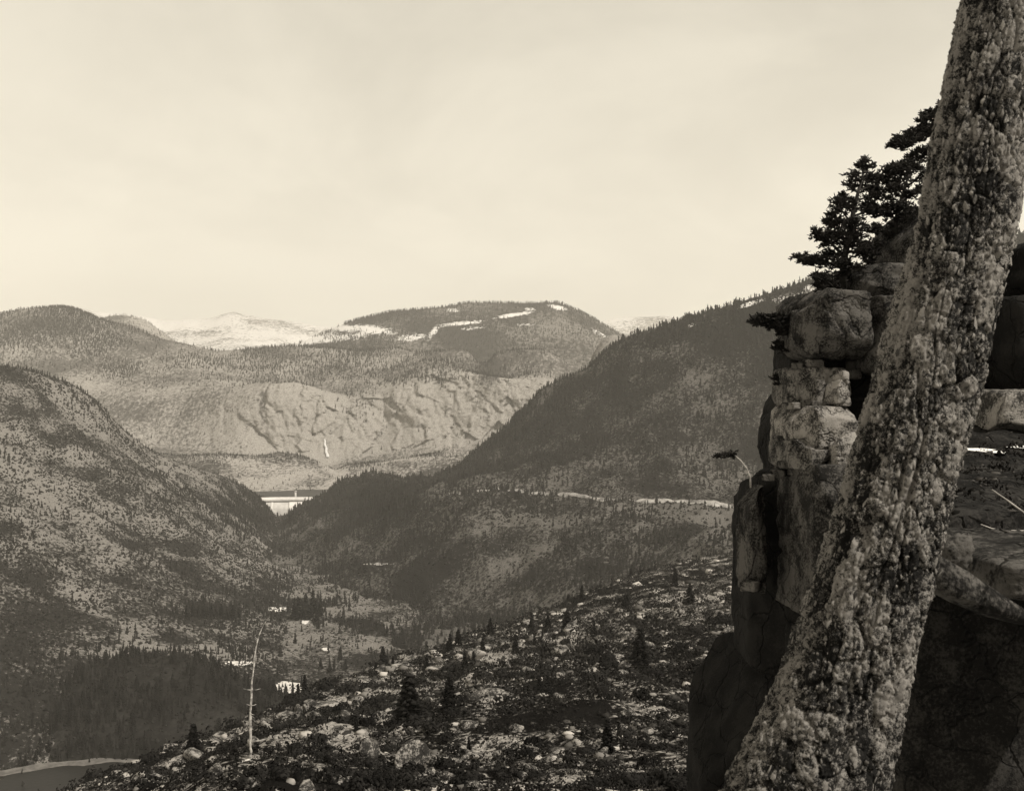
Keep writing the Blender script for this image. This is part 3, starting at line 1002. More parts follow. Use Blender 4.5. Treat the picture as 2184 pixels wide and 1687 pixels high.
m_fol = tint_mat('dark_conifer_foliage', 0.013)
m_brush = tint_mat('chaparral_foliage', 0.016)
m_fol_near = plain_mat('near_conifer_foliage', 0.013, 0.5, 0.6, rnd=0.4)
m_shrub_near = plain_mat('near_brush_foliage', 0.015, 0.5, 1.2, rnd=0.5)
m_barkdark = plain_mat('dark_bark', 0.035, 0.4, 2.0)
m_stone = rock_mat('weathered_granite', 0.02, 0.30, 0.9, 0.60)
m_stone_s = tint_mat('granite_rubble', 0.25, skew=2.8)

SHR = [p_shrub(i) for i in range(8)]
CON2 = [p_conifer(i, 2, 4, .17) for i in range(6)]
CON4 = [p_conifer(20 + i, 3, 5, .18) for i in range(8)]
OAK = [p_oak(i) for i in range(8)]


def nz(C, L, seed, lo, hi):
    return np.clip((fbm2(C[:, 0] / L, C[:, 1] / L, 3, seed) - lo) / (hi - lo), 0, 1)


def bl(C, items):
    sx, sy = screen(C)
    r = np.zeros(len(C))
    for x, y, rx, ry, a in items:
        r = np.maximum(r, a * np.exp(-((sx - x) / rx) ** 2 - ((sy - y) / ry) ** 2))
    return r


# far woods, each mass one stand
def w_d(C):
    sx, sy = screen(C)
    snow = bl(C, [(655, 728, 62, 12, 1), (735, 700, 45, 9, 1), (790, 703, 48, 10, 1), (925, 708, 14, 14, 1), (985, 690, 52, 5, 1), (1095, 672, 40, 5, 1), (1190, 656, 20, 6, 1)])
    return (0.35 + nz(C, 700, 3, -.5, .5)) * (1 - snow) * (C[:, 1] < 11200)


P = scatter(L_d, 11000, w_d, 11)
merge('forest', P, CON2, RNG.uniform(18, 34, len(P)), 1, m_fol, 'distant dark forest covering the snow-patched mountain', sink=.05)
P = scatter(L_c2, 1500, lambda C: (C[:, 1] < 12600) * 1.0, 12)
merge('forest', P, CON2, RNG.uniform(16, 28, len(P)), 2, m_fol, 'distant forest on the pale rounded hill below the snowfields', sink=.05)


def w_ce(C):
    sx, sy = screen(C)
    up = np.clip((830 - sy) / 60, 0.06, 1) * (C[:, 1] < 8750)
    left = np.clip((430 - sx) / 200, .35, 1)
    return up * left * (0.1 + nz(C, 380, 13, -.35, .35)) + .5 * bl(C, [(860, 805, 130, 14, 1), (1042, 790, 20, 30, 1.5), (120, 690, 140, 30, 1.2), (760, 855, 40, 40, .5), (650, 790, 160, 14, .7)])


P = scatter(L_ce, 19000, w_ce, 13)
merge('forest', P, CON2, RNG.uniform(14, 28, len(P)), 3, m_fol, 'forest on the benches of the long granite mountainside', sink=.05)


def w_b2(C):
    sx, sy = screen(C)
    return .12 + 1.6 * bl(C, [(450, 976, 130, 10, 1), (640, 976, 60, 10, 1), (780, 992, 60, 8, 1), (920, 972, 60, 9, 1.2), (340, 975, 60, 10, 1)])


P = scatter(L_b2, 4200, w_b2, 14)
merge('forest', P, CON2, RNG.uniform(6, 17, len(P)), 4, m_fol, 'low trees along the benches behind the reservoir', sink=.05)
P = scatter(L_g, 350, None, 15)
merge('forest', P, CON2, RNG.uniform(7, 16, len(P)), 5, m_fol, 'scattered trees on the bare granite knob', sink=.05)

# brush and rubble on the two big slopes
P = scatter(L_b, 34000, lambda C: (C[:, 1] < 4600) * (.25 + nz(C, 180, 23, -.5, .6)) * np.clip(2600 / C[:, 1], .5, 1.6), 16)
merge('brush', P, SHR, RNG.uniform(1.3, 4.6, len(P)), 6, m_brush, 'dark brush dotted over the left hillside', aspect=(1, 1, .95))
P = scatter(L_a, 32000, lambda C: (C[:, 1] < 4500) * (.3 + nz(C, 200, 24, -.5, .5)) * np.clip(2600 / C[:, 1], .5, 1.6), 17)
merge('brush', P, SHR, RNG.uniform(1.5, 5.2, len(P)), 7, m_brush, 'dark brush dotted over the big ridge', aspect=(1, 1, .95))
vw = lambda C: (np.abs(screen(C)[0] - 700) < 420) * (C[:, 1] > 1700) * (C[:, 1] < 3300) * 1.0
P = scatter(L_v, 9000, lambda C: vw(C) * (.2 + nz(C, 90, 25, -.4, .5)), 18)
merge('brush', P, SHR, RNG.uniform(1.0, 3.4, len(P)), 8, m_brush, 'brush along the valley floor')
P = scatter(L_i, 2500, None, 19)
merge('brush', P, SHR, RNG.uniform(1.5, 4.0, len(P)), 9, m_brush, 'brush under the trees of the dark knoll')

# trees near enough to be told apart: all candidates, the 300 that show largest become things
cand = []                      # (x, y, z, height, kind)


def add_c(P, h, kind):
    for p, hh in zip(P, h):
        cand.append((p[0], p[1], p[2], hh, kind))


def w_a(C):
    sx, sy = screen(C)
    return (C[:, 1] < 4480) * (.04 + .55 * nz(C, 240, 33, -.1, .5) + np.clip((4300 - np.abs(C[:, 1] - 3950) * 6) / 4300, 0, 1) * .15
                               + bl(C, [(1180, 900, 110, 90, .7), (760, 1045, 130, 40, 1.3), (980, 1010, 80, 40, .9), (1560, 690, 200, 40, 1.0), (1320, 760, 90, 40, .7), (1000, 1340, 200, 30, 1.2), (1350, 1230, 250, 30, .3), (1300, 880, 80, 60, .5), (700, 1260, 60, 40, 1.0)]))


P = scatter(L_a, 17000, w_a, 31); add_c(P, RNG.uniform(9, 25, len(P)), 'ridge')
P = scatter(L_b, 5200, lambda C: (C[:, 1] < 4600) * (.05 + .5 * nz(C, 200, 35, .0, .6) + bl(C, [(545, 1090, 60, 40, 3.0), (40, 790, 60, 20, .6), (450, 1300, 70, 14, 2.5), (600, 1250, 60, 30, .8)])), 32)
add_c(P, RNG.uniform(7, 19, len(P)), 'hillside')
P = scatter(L_v, 1300, lambda C: vw(C) * .2 + nz(C, 160, 36, .05, .5) + bl(C, [(450, 1310, 80, 14, 2.0), (660, 1300, 60, 24, 3.0), (620, 1490, 60, 20, 3.0), (720, 1400, 60, 40, 1.0), (690, 1440, 40, 40, 1.5)]), 33)
add_c(P, RNG.uniform(12, 27, len(P)), 'valley')
P = scatter(L_i, 1700, lambda C: (C[:, 1] < 1850) * (.12 + nz(C, 60, 38, -.5, .2)) * np.clip((screen(C)[0] - 20) / 150, .04, 1), 34); add_c(P, RNG.uniform(.3, 1, len(P)) ** 1.6 * 17 + 5, 'knoll')
P = scatter(L_b, 420, lambda C: bl(C, [(120, 1480, 70, 60, 1), (60, 1560, 90, 40, .7), (200, 1400, 90, 16, .8), (500, 1400, 60, 20, .8)]), 36); add_c(P, RNG.uniform(5, 17, len(P)), 'hillside')
P = scatter(L_h, 260, lambda C: (C[:, 1] > 330) * (C[:, 1] < 1750) * (.1 + nz(C, 120, 37, .1, .5)), 35); add_c(P, RNG.uniform(5, 16, len(P)), 'near')
for px, py, hh, kd in [(958, 1528, 92, 'near'), (872, 1548, 118, 'near'), (1366, 1424, 92, 'near'), (1296, 1606, 80, 'near'), (1100, 1392, 42, 'near'), (1472, 1292, 52, 'near'), (1010, 1420, 34, 'near'), (1440, 1252, 44, 'near'),
                       (1210, 1342, 46, 'near'), (1540, 1440, 40, 'near'), (1000, 1610, 40, 'near'), (1150, 1480, 36, 'near'), (760, 1560, 40, 'near'), (1030, 1400, 44, 'near'),
                       (600, 1496, 30, 'valley'), (611, 1497, 36, 'valley'), (624, 1497, 34, 'valley'), (636, 1495, 40, 'valley'), (584, 1490, 44, 'valley'), (650, 1486, 50, 'valley'), (575, 1480, 40, 'valley')] \
        + [(398 + 11 * i + 3 * math.sin(i * 7), 1318 + 2 * math.sin(i * 5), 30 + 8 * math.sin(i * 3.1), 'valley') for i in range(11)] \
        + [(628 + 8 * i, 1318 + 6 * math.sin(i * 2.3), 46 + 14 * math.sin(i * 2.7), 'valley') for i in range(8)]:
    p = hit(px, py)
    if p is not None:
        cand.append((p.x, p.y, p.z, hh * p.y / F, kd))


arr = np.array([c[:4] for c in cand]); kinds = [c[4] for c in cand]
app = arr[:, 3] / arr[:, 1] * F
sx, sy = screen(arr[:, :3])
ok = in_view(arr[:, :3], 0) & (sx < 1600) & (arr[:, 1] < 3300)
order = [i for i in np.argsort(-app) if ok[i]]
chosen = []
for i in order:
    top = Vector((arr[i, 0], arr[i, 1], arr[i, 2] + arr[i, 3] * .75))
    dist = top.length
    loc, _, _, dd = GROUND.ray_cast(Vector((0, 0, 0)), top.normalized(), dist)
    if loc is None:
        chosen.append(i)
    if len(chosen) >= 290:
        break
chosen_set = set(chosen)


def conifer_mesh(seed, dens=16, br=9, slim=.2):
    """trunk mesh and crown mesh of one conifer of height 1: drooping boughs in uneven whorls"""
    g = np.random.default_rng(seed)
    t = MB(); t.tube([(0, 0, -.03), (.004, 0, .4), (0, .004, .97)], [.02, .014, .003], 5, False)
    V, T = [], []
    for k in range(dens):
        z = .12 + .86 * (k / dens) ** .95
        rad = slim * (1 - (z - .1) / .92) ** .8 + .015
        nb = max(4, int(br * (1 - .5 * z)))
        for i in range(nb):
            an = 6.283 * (i / nb + g.random() * .12) + k * 1.1
            r = rad * (.45 + .75 * g.random())
            dz = -.03 - .05 * g.random() + (.05 if g.random() < .25 else 0)
            c, s = math.cos(an), math.sin(an)
            wv_ = .030 + .022 * g.random()
            b = len(V)
            V += [(0, 0, z + .02), (c * r, s * r, z + dz * .7), (c * r * .6 - s * wv_, s * r * .6 + c * wv_, z + dz * .5 - .02), (c * r * .6 + s * wv_, s * r * .6 - c * wv_, z + dz * .5 - .02), (c * r * .55, s * r * .55, z + .02 + .015 * g.random())]
            T += [(b, b + 2, b + 4), (b + 2, b + 1, b + 4), (b + 1, b + 3, b + 4), (b + 3, b, b + 4), (b, b + 3, b + 2), (b + 3, b + 1, b + 2)]
    return t.mesh('trunk', m_barkdark), mesh_from('crown', V, T, m_fol_near)


CONIF = [conifer_mesh(100 + i, 15 + i % 4, 8 + i % 3, .15 + .02 * (i % 4)) for i in range(7)]
PLACE = {'near': ('dark conifer standing among the boulders of the near slope', 'conifers on the near slope'),
         'valley': ('dark conifer on the flat valley floor by the river', 'conifers on the valley floor'),
         'knoll': ('dark conifer in the dense wood of the rounded knoll', 'conifers on the knoll'),
         'hillside': ('dark conifer on the brush-speckled left hillside', 'conifers on the left hillside'),
         'ridge': ('dark conifer low on the big dark ridge', 'conifers on the dark ridge')}
SPECIAL = [(958, 1528, 'tallest broad black conifer on the near slope, right of the slim one'),
           (872, 1548, 'tall slim black conifer on the near slope above the bottom boulders'),
           (1366, 1424, 'bushy black conifer on the near slope nearest the rock cliff'),
           (1296, 1606, 'small black conifer low on the near slope under the bushy one')]
con_by = {}
for i in chosen:
    x, y, z, h, kd = arr[i, 0], arr[i, 1], arr[i, 2], arr[i, 3], kinds[i]
    tm, cm = CONIF[i % len(CONIF)]
    e = empty('conifer_tree', (x, y, z))
    s_ = h
    fat = (1.0 if kd != 'near' else 1.35) + .5 * ((i * 37 % 100) / 100)
    e.rotation_euler = (0, 0, (i * 1.7) % 6.28)
    e.scale = (s_ * fat, s_ * fat, s_)
    lab, grp = PLACE[kd]
    for qx, qy, ql in SPECIAL:
        if kd == 'near' and abs(sx[i] - qx) < 4 and abs(sy[i] - qy) < 8:
            lab = ql
    tag(e, lab, 'tree', grp)
    if lab == PLACE[kd][0]:
        con_by.setdefault(kd, []).append((e, sx[i], sy[i]))
    add_obj('crown', cm, e)
    add_obj('trunk', tm, e)

near_labels(con_by.get('near', []), 'dark conifer')
for e, x, y in con_by.get('knoll', []):
    e['label'] = 'k' + ('crest' if y < 1470 else 'middle' if y < 1535 else 'foot')
for zone, phrase in (('kcrest', 'along the crest of the dark wooded knoll'), ('kmiddle', 'across the middle of the dark wooded knoll'), ('kfoot', 'along the foot of the dark wooded knoll')):
    v = sorted([q for q in con_by.get('knoll', []) if q[0]['label'] == zone], key=lambda q: q[1])
    for k, q in enumerate(v):
        q[0]['label'] = f'{nth_word(k + 1)} dark conifer from the left {phrase}'
for kd_, zones in (('valley', ((0, 560, 'in the left grove of the valley floor'), (560, 622, 'by the bright gravel and clearing on the valley floor'), (622, 720, 'in the tall grove right of the bright clearing'), (720, 3000, 'on the valley floor under the dark ridge'))),
                   ('ridge', ((0, 1000, 'on the lowest left part of the dark ridge'), (1000, 1300, 'in the dark draw behind the near slope'), (1300, 3000, 'low on the dark ridge towards the cliff'))),
                   ('hillside', ((0, 200, 'on the low hillside left of the knoll'), (200, 3000, 'on the hillside above the knoll')))):
    for a_, b_2, phrase in zones:
        v = sorted([q for q in con_by.get(kd_, []) if a_ <= q[1] < b_2], key=lambda q: q[1])
        for k, q in enumerate(v):
            q[0]['label'] = f'{nth_word(k + 1)} dark conifer from the left {phrase}'

for kd, lab in (('ridge', 'dark conifers scattered over the big ridge'), ('hillside', 'small dark trees scattered over the left hillside'), ('valley', 'more distant trees of the valley floor'), ('knoll', 'dense dark wood covering the knoll'), ('near', 'half-hidden trees beyond the near slope')):
    m = np.array([kinds[i] == kd and i not in chosen_set for i in range(len(kinds))])
    if m.any():
        merge('forest', arr[m, :3], CON4, arr[m, 3], 40, m_fol, lab, sink=.04, aspect=(1.15, 1.15, 1))

# ------------------------------------------------------------------ boulders and brush of the near slope
def stone_mesh(seed, sub=2, planes=7, flat=.7):
    g = np.random.default_rng(seed)
    V, T = ico(sub)
    N = g.normal(size=(planes, 3)); N /= np.linalg.norm(N, axis=1)[:, None]
    hgt = g.uniform(.38, .95, planes)
    dots = V @ N.T
    r = np.where(dots > .05, hgt[None] / np.maximum(dots, .05), 9).min(axis=1)
    r = np.minimum(r, 1.25) * (1 + .05 * fbm3(V * 2.4 + seed, 3, seed))
    V = V * r[:, None]
    V[:, 2] *= flat
    return V, T


def shrub_mesh(seed, n=80):
    g = np.random.default_rng(seed)
    V, T = [], []
    lob = [(g.normal(0, .38), g.normal(0, .38), .35 + .25 * g.random(), .38 + .25 * g.random()) for _ in range(5)]
    for k in range(n):
        lx, ly, lz, lr = lob[g.integers(0, 5)]
        d = g.normal(size=3); d /= np.linalg.norm(d); d[2] = abs(d[2]) * .9 - .15
        c = np.array((lx, ly, lz)) + d * lr * (.75 + .4 * g.random())
        u = np.cross(d, g.normal(size=3)); u /= np.linalg.norm(u); w = np.cross(d, u)
        s = .10 + .12 * g.random()
        b = len(V)
        V += [c + u * s, c - u * s * .7 + w * s * .8, c - u * s * .6 - w * s * .8, c + d * s * .8]
        T += [(b, b + 1, b + 3), (b + 1, b + 2, b + 3), (b + 2, b, b + 3)]
    return np.array(V), np.array(T)


STONES = [stone_mesh(200 + i, 2, 6 + i % 4, .6 + .12 * (i % 5)) for i in range(9)]
STONE_ME = [mesh_from('boulder', v, t, m_stone) for v, t in STONES]
RUBBLE = [stone_mesh(300 + i, 0, 5, .6) for i in range(8)]
SHRUB_ME = [mesh_from('bush', *shrub_mesh(400 + i, 110), m_shrub_near) for i in range(8)]
SHRUB_LO = [shrub_mesh(500 + i, 8) for i in range(8)]


def near_w(C, off=0):
    sx, sy = screen(C)
    vis = (sx > -40) & (sx < 1640) & (sy < 1720) & (C[:, 1] < 1750)
    return vis * np.clip(260 / C[:, 1], .05, 4) ** 1.7


def near_rocks(C):
    sx, sy = screen(C)
    dark = bl(C, [(640, 1675, 160, 24, 1.0), (1250, 1280, 200, 24, .8)])
    return near_w(C) * (.1 + nz(C, 26, 61, -.25, .35)) * (1 - .85 * dark)


def near_bush(C):
    return near_w(C) * (.5 + nz(C, 30, 62, -.5, .3))


def far_pick(P, size, n):
    a = size / P[:, 1] * F
    sx, sy = screen(P)
    ok = (sx > 0) & (sx < 1575) & (sy < 1687)
    idx = [i for i in np.argsort(-a) if ok[i]]
    out = []
    for i in idx:
        top = Vector((P[i, 0], P[i, 1], P[i, 2] + size[i] * .8))
        loc, _, _, dd = GROUND.ray_cast(Vector((0, 0, 0)), top.normalized(), top.length)
        if loc is None:
            out.append(i)
        if len(out) >= n:
            break
    return out


P = scatter(L_h, 7500, near_rocks, 41)
sz = RNG.uniform(.35, 1.0, len(P)) ** 4.0 * 2.0 + .14
sz *= np.clip(P[:, 1] / 300, .45, 2.2)
pick = far_pick(P, sz, 270)
ps = set(pick)
its = []
bx_, by_ = screen(P)
for n_, i in enumerate(pick):
    o = add_obj('boulder', STONE_ME[n_ % len(STONE_ME)], None, (P[i, 0], P[i, 1], P[i, 2] + .1 * sz[i]), (random.uniform(-.3, .3), random.uniform(-.3, .3), random.uniform(0, 6.28)), (sz[i] * random.uniform(.9, 1.7), sz[i] * random.uniform(.9, 1.3), sz[i]))
    tag(o, 'weathered granite boulder lying in the brush of the near slope', 'boulder', 'granite boulders on the near slope')
    its.append((o, bx_[i], by_[i]))
near_labels(its, 'grey granite boulder')
m = np.array([i not in ps for i in range(len(P))])
merge('rubble', P[m], RUBBLE, sz[m], 42, m_stone_s, 'smaller granite rocks strewn over the near slope', aspect=(1.3, 1, 1), sink=-.1)

P = scatter(L_h, 16500, near_bush, 43)
sz = RNG.uniform(.3, 1.0, len(P)) ** 1.7 * 3.1 + .5
sz *= np.clip(P[:, 1] / 330, .4, 1.9)
pick = far_pick(P, sz, 280)
ps = set(pick)
its = []
bx_, by_ = screen(P)
for n_, i in enumerate(pick):
    o = add_obj('bush', SHRUB_ME[n_ % len(SHRUB_ME)], None, (P[i, 0], P[i, 1], P[i, 2] - .05), (0, 0, random.uniform(0, 6.28)), (sz[i], sz[i], sz[i] * random.uniform(.7, 1.2)))
    tag(o, 'dark evergreen bush between the boulders of the near slope', 'bush', 'bushes on the near slope')
    its.append((o, bx_[i], by_[i]))
near_labels(its, 'dark evergreen bush')
m = np.array([i not in ps for i in range(len(P))])
merge('brush', P[m], SHRUB_LO, sz[m], 44, m_brush, 'low dark brush filling the near slope')

# a few boulders that stand out
for px, py, w, h, lab in [(880, 1650, 62, 60, 'huge rounded dark boulder at the bottom of the near slope'), (790, 1615, 52, 46, 'dark humped boulder beside the huge rounded one'),
                          (1005, 1552, 34, 24, 'pale squarish granite block below the tall conifers'), (1050, 1500, 70, 22, 'long pale slab of granite lying right of the tall conifers'),
                          (1445, 1305, 36, 20, 'pale granite block high on the near slope by the cliff'), (690, 1510, 46, 14, 'flat pale slab at the far rim of the near slope')]:
    p = hit(px, py)
    if p is None:
        continue
    k = p.y / F
    v, t = stone_mesh(900 + px, 3, 9, .95)
    o = add_obj('boulder', mesh_from('boulder', v, t, m_stone), None, (p.x, p.y + .3 * w * k, p.z + h * k * .2), (0, 0, px % 6), (w * k * .62, w * k * .5, h * k * .75))
    tag(o, lab, 'boulder', 'granite boulders on the near slope')

# ------------------------------------------------------------------ the dead tree
m_dead = plain_mat('bleached_wood', 0.36, 0.75, 1.6, w=0.8)
base = hit(536, 1622)
dS = base.y
snag = tag(empty('dead_tree', base), 'bleached dead tree with a bent tip and short bare stubs on the near slope', 'dead tree')


def rel(px, py, dd=0.0):
    return W(px, py, dS + dd) - base


path = [(535, 1626), (534, 1590), (534, 1550), (535, 1510), (537, 1470), (540, 1430), (543, 1402), (547, 1376), (553, 1352), (561, 1334), (571, 1319)]
pp_, rr_ = [], []
gs_ = np.random.default_rng(3)
for k in range(45):
    u = k / 44 * 10
    i0 = min(int(u), 9); f_ = u - i0
    pp_.append(rel(path[i0][0] * (1 - f_) + path[i0 + 1][0] * f_ + gs_.normal(0, .45), path[i0][1] * (1 - f_) + path[i0 + 1][1] * f_, gs_.normal(0, .02)))
    rr_.append(float(np.interp(u, range(11), [.18, .15, .135, .125, .115, .105, .09, .075, .055, .035, .012])) * (1 + .16 * gs_.normal()))
t = MB(); t.tube(pp_, rr_, 9)
add_obj('trunk', t.mesh('trunk', m_dead), snag)
for a, b, r in [((537, 1471), (519, 1468), .045), ((538, 1471), (556, 1468), .045), ((536, 1503), (526, 1501), .04), ((536, 1504), (547, 1501), .04), ((535, 1539), (523, 1537), .045), ((535, 1548), (527, 1552), .035),
                ((535, 1581), (566, 1576), .085), ((541, 1428), (533, 1424), .03), ((545, 1395), (557, 1388), .03), ((550, 1362), (543, 1356), .025), ((534, 1520), (543, 1524), .03)]:
    t = MB(); q0, q1 = rel(*a), rel(*b, random.uniform(-.4, .4))
    t.tube([q0, (q0 + q1) / 2 + Vector((0, 0, -.06)), q1], [r * 1.3, r, r * .4], 6)
    add_obj('branch', t.mesh('branch', m_dead), snag)
t = MB(); q0, q1 = W(533, 1619, dS - 1), W(505, 1630, dS - 2.5)
g0 = drop(q0.x, q0.y); g1 = drop(q1.x, q1.y)
q0.z = max(q0.z, g0.z + .1); q1.z = max(q1.z, g1.z + .1)
t.tube([q0, (q0 + q1) / 2 + Vector((0, 0, .1)), q1], [.12, .1, .05], 7)
tag(add_obj('fallen_branch', t.mesh('fallen_branch', m_dead)), 'bleached fallen branch lying at the foot of the dead tree', 'branch')

# ------------------------------------------------------------------ dam and waterfall
m_conc = plain_mat('pale_concrete', 0.62, 0.12, 0.05, w=0.7)
m_conc2 = plain_mat('weathered_concrete', 0.50, 0.14, 0.05, w=0.7)
dam = tag(empty('dam', (-930, 4600, -432)), 'pale concrete dam wedged across the gorge in front of the reservoir', 'dam')


def dam_face(x0, x1, z0, z1, push, n=24, thick=14.0):
    """arched wall slab between crest offsets z0 (top) and z1 (bottom), downstream face battered"""
    V, T = [], []
    for i in range(n + 1):
        x = x0 + (x1 - x0) * i / n
        y = 26 * (1 - ((x - 10) / 150) ** 2)
        for z, back in ((z0, 0), (z1, 0), (z1, 1), (z0, 1)):
            V.append((x, (y + .55 * z - push) if not back else y + thick, z))
    for i in range(n):
        for k in range(4):
            a, b = i * 4 + k, i * 4 + (k + 1) % 4
            T += [(a, a + 4, b), (b, a + 4, b + 4)]
    e = n * 4
    T += [(0, 1, 2), (0, 2, 3), (e, e + 2, e + 1), (e, e + 3, e + 2)]
    return np.array(V), np.array(T)


for nm, mat, a in (('wall', m_conc2, dam_face(-130, 160, 0, -105, 0)), ('crest_band', m_conc, dam_face(-132, 88, 3, -14, 3.2)), ('pilaster', m_conc, dam_face(-80, -73, -14.2, -100, 2.5, 3)), ('pilaster', m_conc, dam_face(-8, 50, -14.2, -100, 2.5, 8)),
                   ('spillway', m_conc2, dam_face(56, 158, 2.0, -60, 5.0))):
    add_obj(nm, mesh_from(nm, a[0], a[1], mat), dam)
t = MB()
t.box((-128, 25, 3.2), (88, 26.5, 5.2))
add_obj('parapet', t.mesh('parapet', m_conc), dam)
t = MB(); t.box((13, 30, -20), (20, 37, 27)); t.box((11.5, 28.5, 27.2), (21.5, 38.5, 30))
add_obj('intake_tower', t.mesh('intake_tower', m_conc2), dam)

m_fall = plain_mat('falling_water', 0.55, 0.25, 0.12, w=0.4)
V, T = [], []
rows_ = []
for k in range(13):
    py = 936 + (974 - 936) * k / 12
    px = 692 + 7 * (k / 12) + 1.0 * math.sin(k * 1.3)
    p = hit(px, py, CLIFFS) or W(px, py, 6660)
    rows_.append((p, (1.8 + 1.6 * k / 12) * p.y / F))
yl = rows_[0][0].y
for p, w in rows_:
    yl = min(yl, p.y)
    for i in range(7):
        a = math.pi * i / 6
        V.append((p.x - w * math.cos(a), yl - 8 - w * .7 * math.sin(a), p.z))
for k in range(12):
    for i in range(6):
        a = k * 7 + i
        T += [(a, a + 7, a + 1), (a + 1, a + 7, a + 8)]
tag(add_obj('waterfall', mesh_from('waterfall', V, T, m_fall, True)), 'slim white waterfall at the foot of the granite cliffs', 'waterfall')


# ------------------------------------------------------------------ near granite cliff
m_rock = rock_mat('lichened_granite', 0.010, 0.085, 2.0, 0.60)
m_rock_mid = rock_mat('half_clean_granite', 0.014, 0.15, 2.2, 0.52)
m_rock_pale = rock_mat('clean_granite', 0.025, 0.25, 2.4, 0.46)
m_rock_dark = rock_mat('shade_black_granite', 0.005, 0.014, 2.0, 0.60)  # near-black tone puts the shade of recesses and left faces into the colour


def cube_sphere(n):
    V, Q, key = [], [], {}

    def vid(p):
        k = tuple(int(round(c * n)) for c in p)
        if k not in key:
            key[k] = len(V); V.append(p)
        return key[k]
    for ax in range(3):
        for sg in (-1, 1):
            for i in range(n):
                for j in range(n):
                    q = []
                    for a, b in ((0, 0), (1, 0), (1, 1), (0, 1)):
                        u, v = (i + a) / n * 2 - 1, (j + b) / n * 2 - 1
                        p = [0, 0, 0]; p[ax] = sg; p[(ax + 1) % 3] = u; p[(ax + 2) % 3] = v
                        q.append(vid(tuple(p)))
                    Q.append(q if sg > 0 else q[::-1])
    return np.array(V), np.array(Q)


CS = {n: cube_sphere(k) for n, k in ((14, 12), (22, 20), (30, 27))}


def rock_block(name, px0, px1, py0, py1, d, thick, parent, mat, yaw=0.0, p=7.0, seed=1, rough=.05, cuts=(), n=22, label=None, tilt=0.0):
    """rounded granite block: size from its extent, cuts = (normal, offset) planes in unit space"""
    V, Q = CS[n]
    c = W((px0 + px1) / 2, (py0 + py1) / 2, d)
    hx, hz, hy = (px1 - px0) / 2 / F * d, (py1 - py0) / 2 / F * d, thick / 2
    D = V / np.linalg.norm(V, axis=1)[:, None]
    p = p * 1.9 if p > 4 else p
    r = (np.abs(D) ** p).sum(axis=1) ** (-1 / p)
    U = D * r[:, None]
    X = U * np.array((hx, hy, hz))
    hs = np.array((hx, hy, hz))
    gr = np.random.default_rng(seed * 13 + 5)
    allc = [(c_, o_) for c_, o_ in cuts]
    for _k in range(5):                      # fracture planes that chip the corners
        q = gr.normal(size=3); q /= np.linalg.norm(q)
        allc.append((q / hs, gr.uniform(.72, .92)))
    for nrm, off in allc:
        nrm = np.array(nrm, float); nrm /= np.linalg.norm(nrm)
        k = X @ nrm - off * float(np.abs(nrm * hs).sum())
        X = X - np.maximum(k, 0)[:, None] * nrm
    s = min(hx, hy, hz)
    for _k in range(0 if n <= 14 else 3 if hz > 2 else 1):     # joints: narrow open cracks
        q = gr.normal(size=3) * np.array((1, .35, 1)); q /= np.linalg.norm(q)
        wob = .10 * fbm3(X * 1.1 + seed, 2, seed + _k)
        dq = np.abs(X @ q - gr.uniform(-.5, .5) * float(np.abs(q * hs).sum()) + wob)
        X = X - D * (np.clip(1 - dq / .06, 0, 1) * .10)[:, None]
    ps = X + np.array(c) * 1.0
    st = fbm3(ps * np.array((.5, .5, 1.6)) * (1.2 / s) + seed, 2, seed)
    X = X + D * (s * (rough * .9 * np.round(st * 3) / 3 + rough * .7 * fbm3(ps * (3.2 / s) + seed, 4, seed + 9, .62)))[:, None]
    ca, sa = math.cos(yaw), math.sin(yaw)
    X = np.stack([X[:, 0] * ca - X[:, 1] * sa, X[:, 0] * sa + X[:, 1] * ca, X[:, 2]], 1)
    if tilt:
        ct, st = math.cos(tilt), math.sin(tilt)
        X = np.stack([X[:, 0] * ct - X[:, 2] * st, X[:, 1], X[:, 0] * st + X[:, 2] * ct], 1)
    o = add_obj(name, mesh_from(name, X, Q, mat, False), parent, c - (parent.location if parent else Vector((0, 0, 0))))
    if label:
        o['label'] = label
    return o


cliff = tag(empty('granite_cliff', W(1700, 1700, 29)), 'jointed granite cliff of stacked blocks behind the leaning trunk', 'cliff')
R_ = rock_block
LF = (-.82, -.57, 0)
R_('block', 1684, 1824, 624, 768, 28.5, 3.2, cliff, m_rock, .0, 6, 11, .06, [((-.7, -.1, .7), .62), ((-.1, -.8, -.5), .78), (LF, .72)], 30)
R_('block', 1812, 1970, 640, 796, 28.6, 3.4, cliff, m_rock, .1, 6, 12, .06, [((-.6, -.7, .3), .8), ((0, -.8, -.6), .82)], 30)
R_('block', 1668, 1786, 785, 866, 28.7, 2.6, cliff, m_rock_mid, .0, 7, 13, .07, [((.6, -.6, .5), .78), (LF, .66), ((-.5, -.2, .8), .75), ((-.6, -.4, -.7), .8)], 30)
R_('block', 1752, 1786, 790, 862, 27.6, 1.0, cliff, m_rock_pale, .5, 6, 30, .10, [((-.9, 0, .4), .5)], 22)
R_('block', 1770, 1804, 842, 868, 27.6, .7, cliff, m_rock_pale, .2, 5, 14, .10, [((.7, 0, .7), .6)], 14)
R_('block', 1668, 1798, 866, 956, 28.4, 3.0, cliff, m_rock_pale, .0, 8, 15, .05, [((-.75, -.1, .65), .66), (LF, .70), ((.6, -.3, -.75), .75), ((.1, -.8, .6), .86)], 30, 'pale fractured granite block in the middle of the cliff')
R_('block', 1664, 1750, 932, 996, 28.2, 2.8, cliff, m_rock_mid, .0, 8, 16, .06, [((.6, -.1, -.8), .6), (LF, .72)], 30)
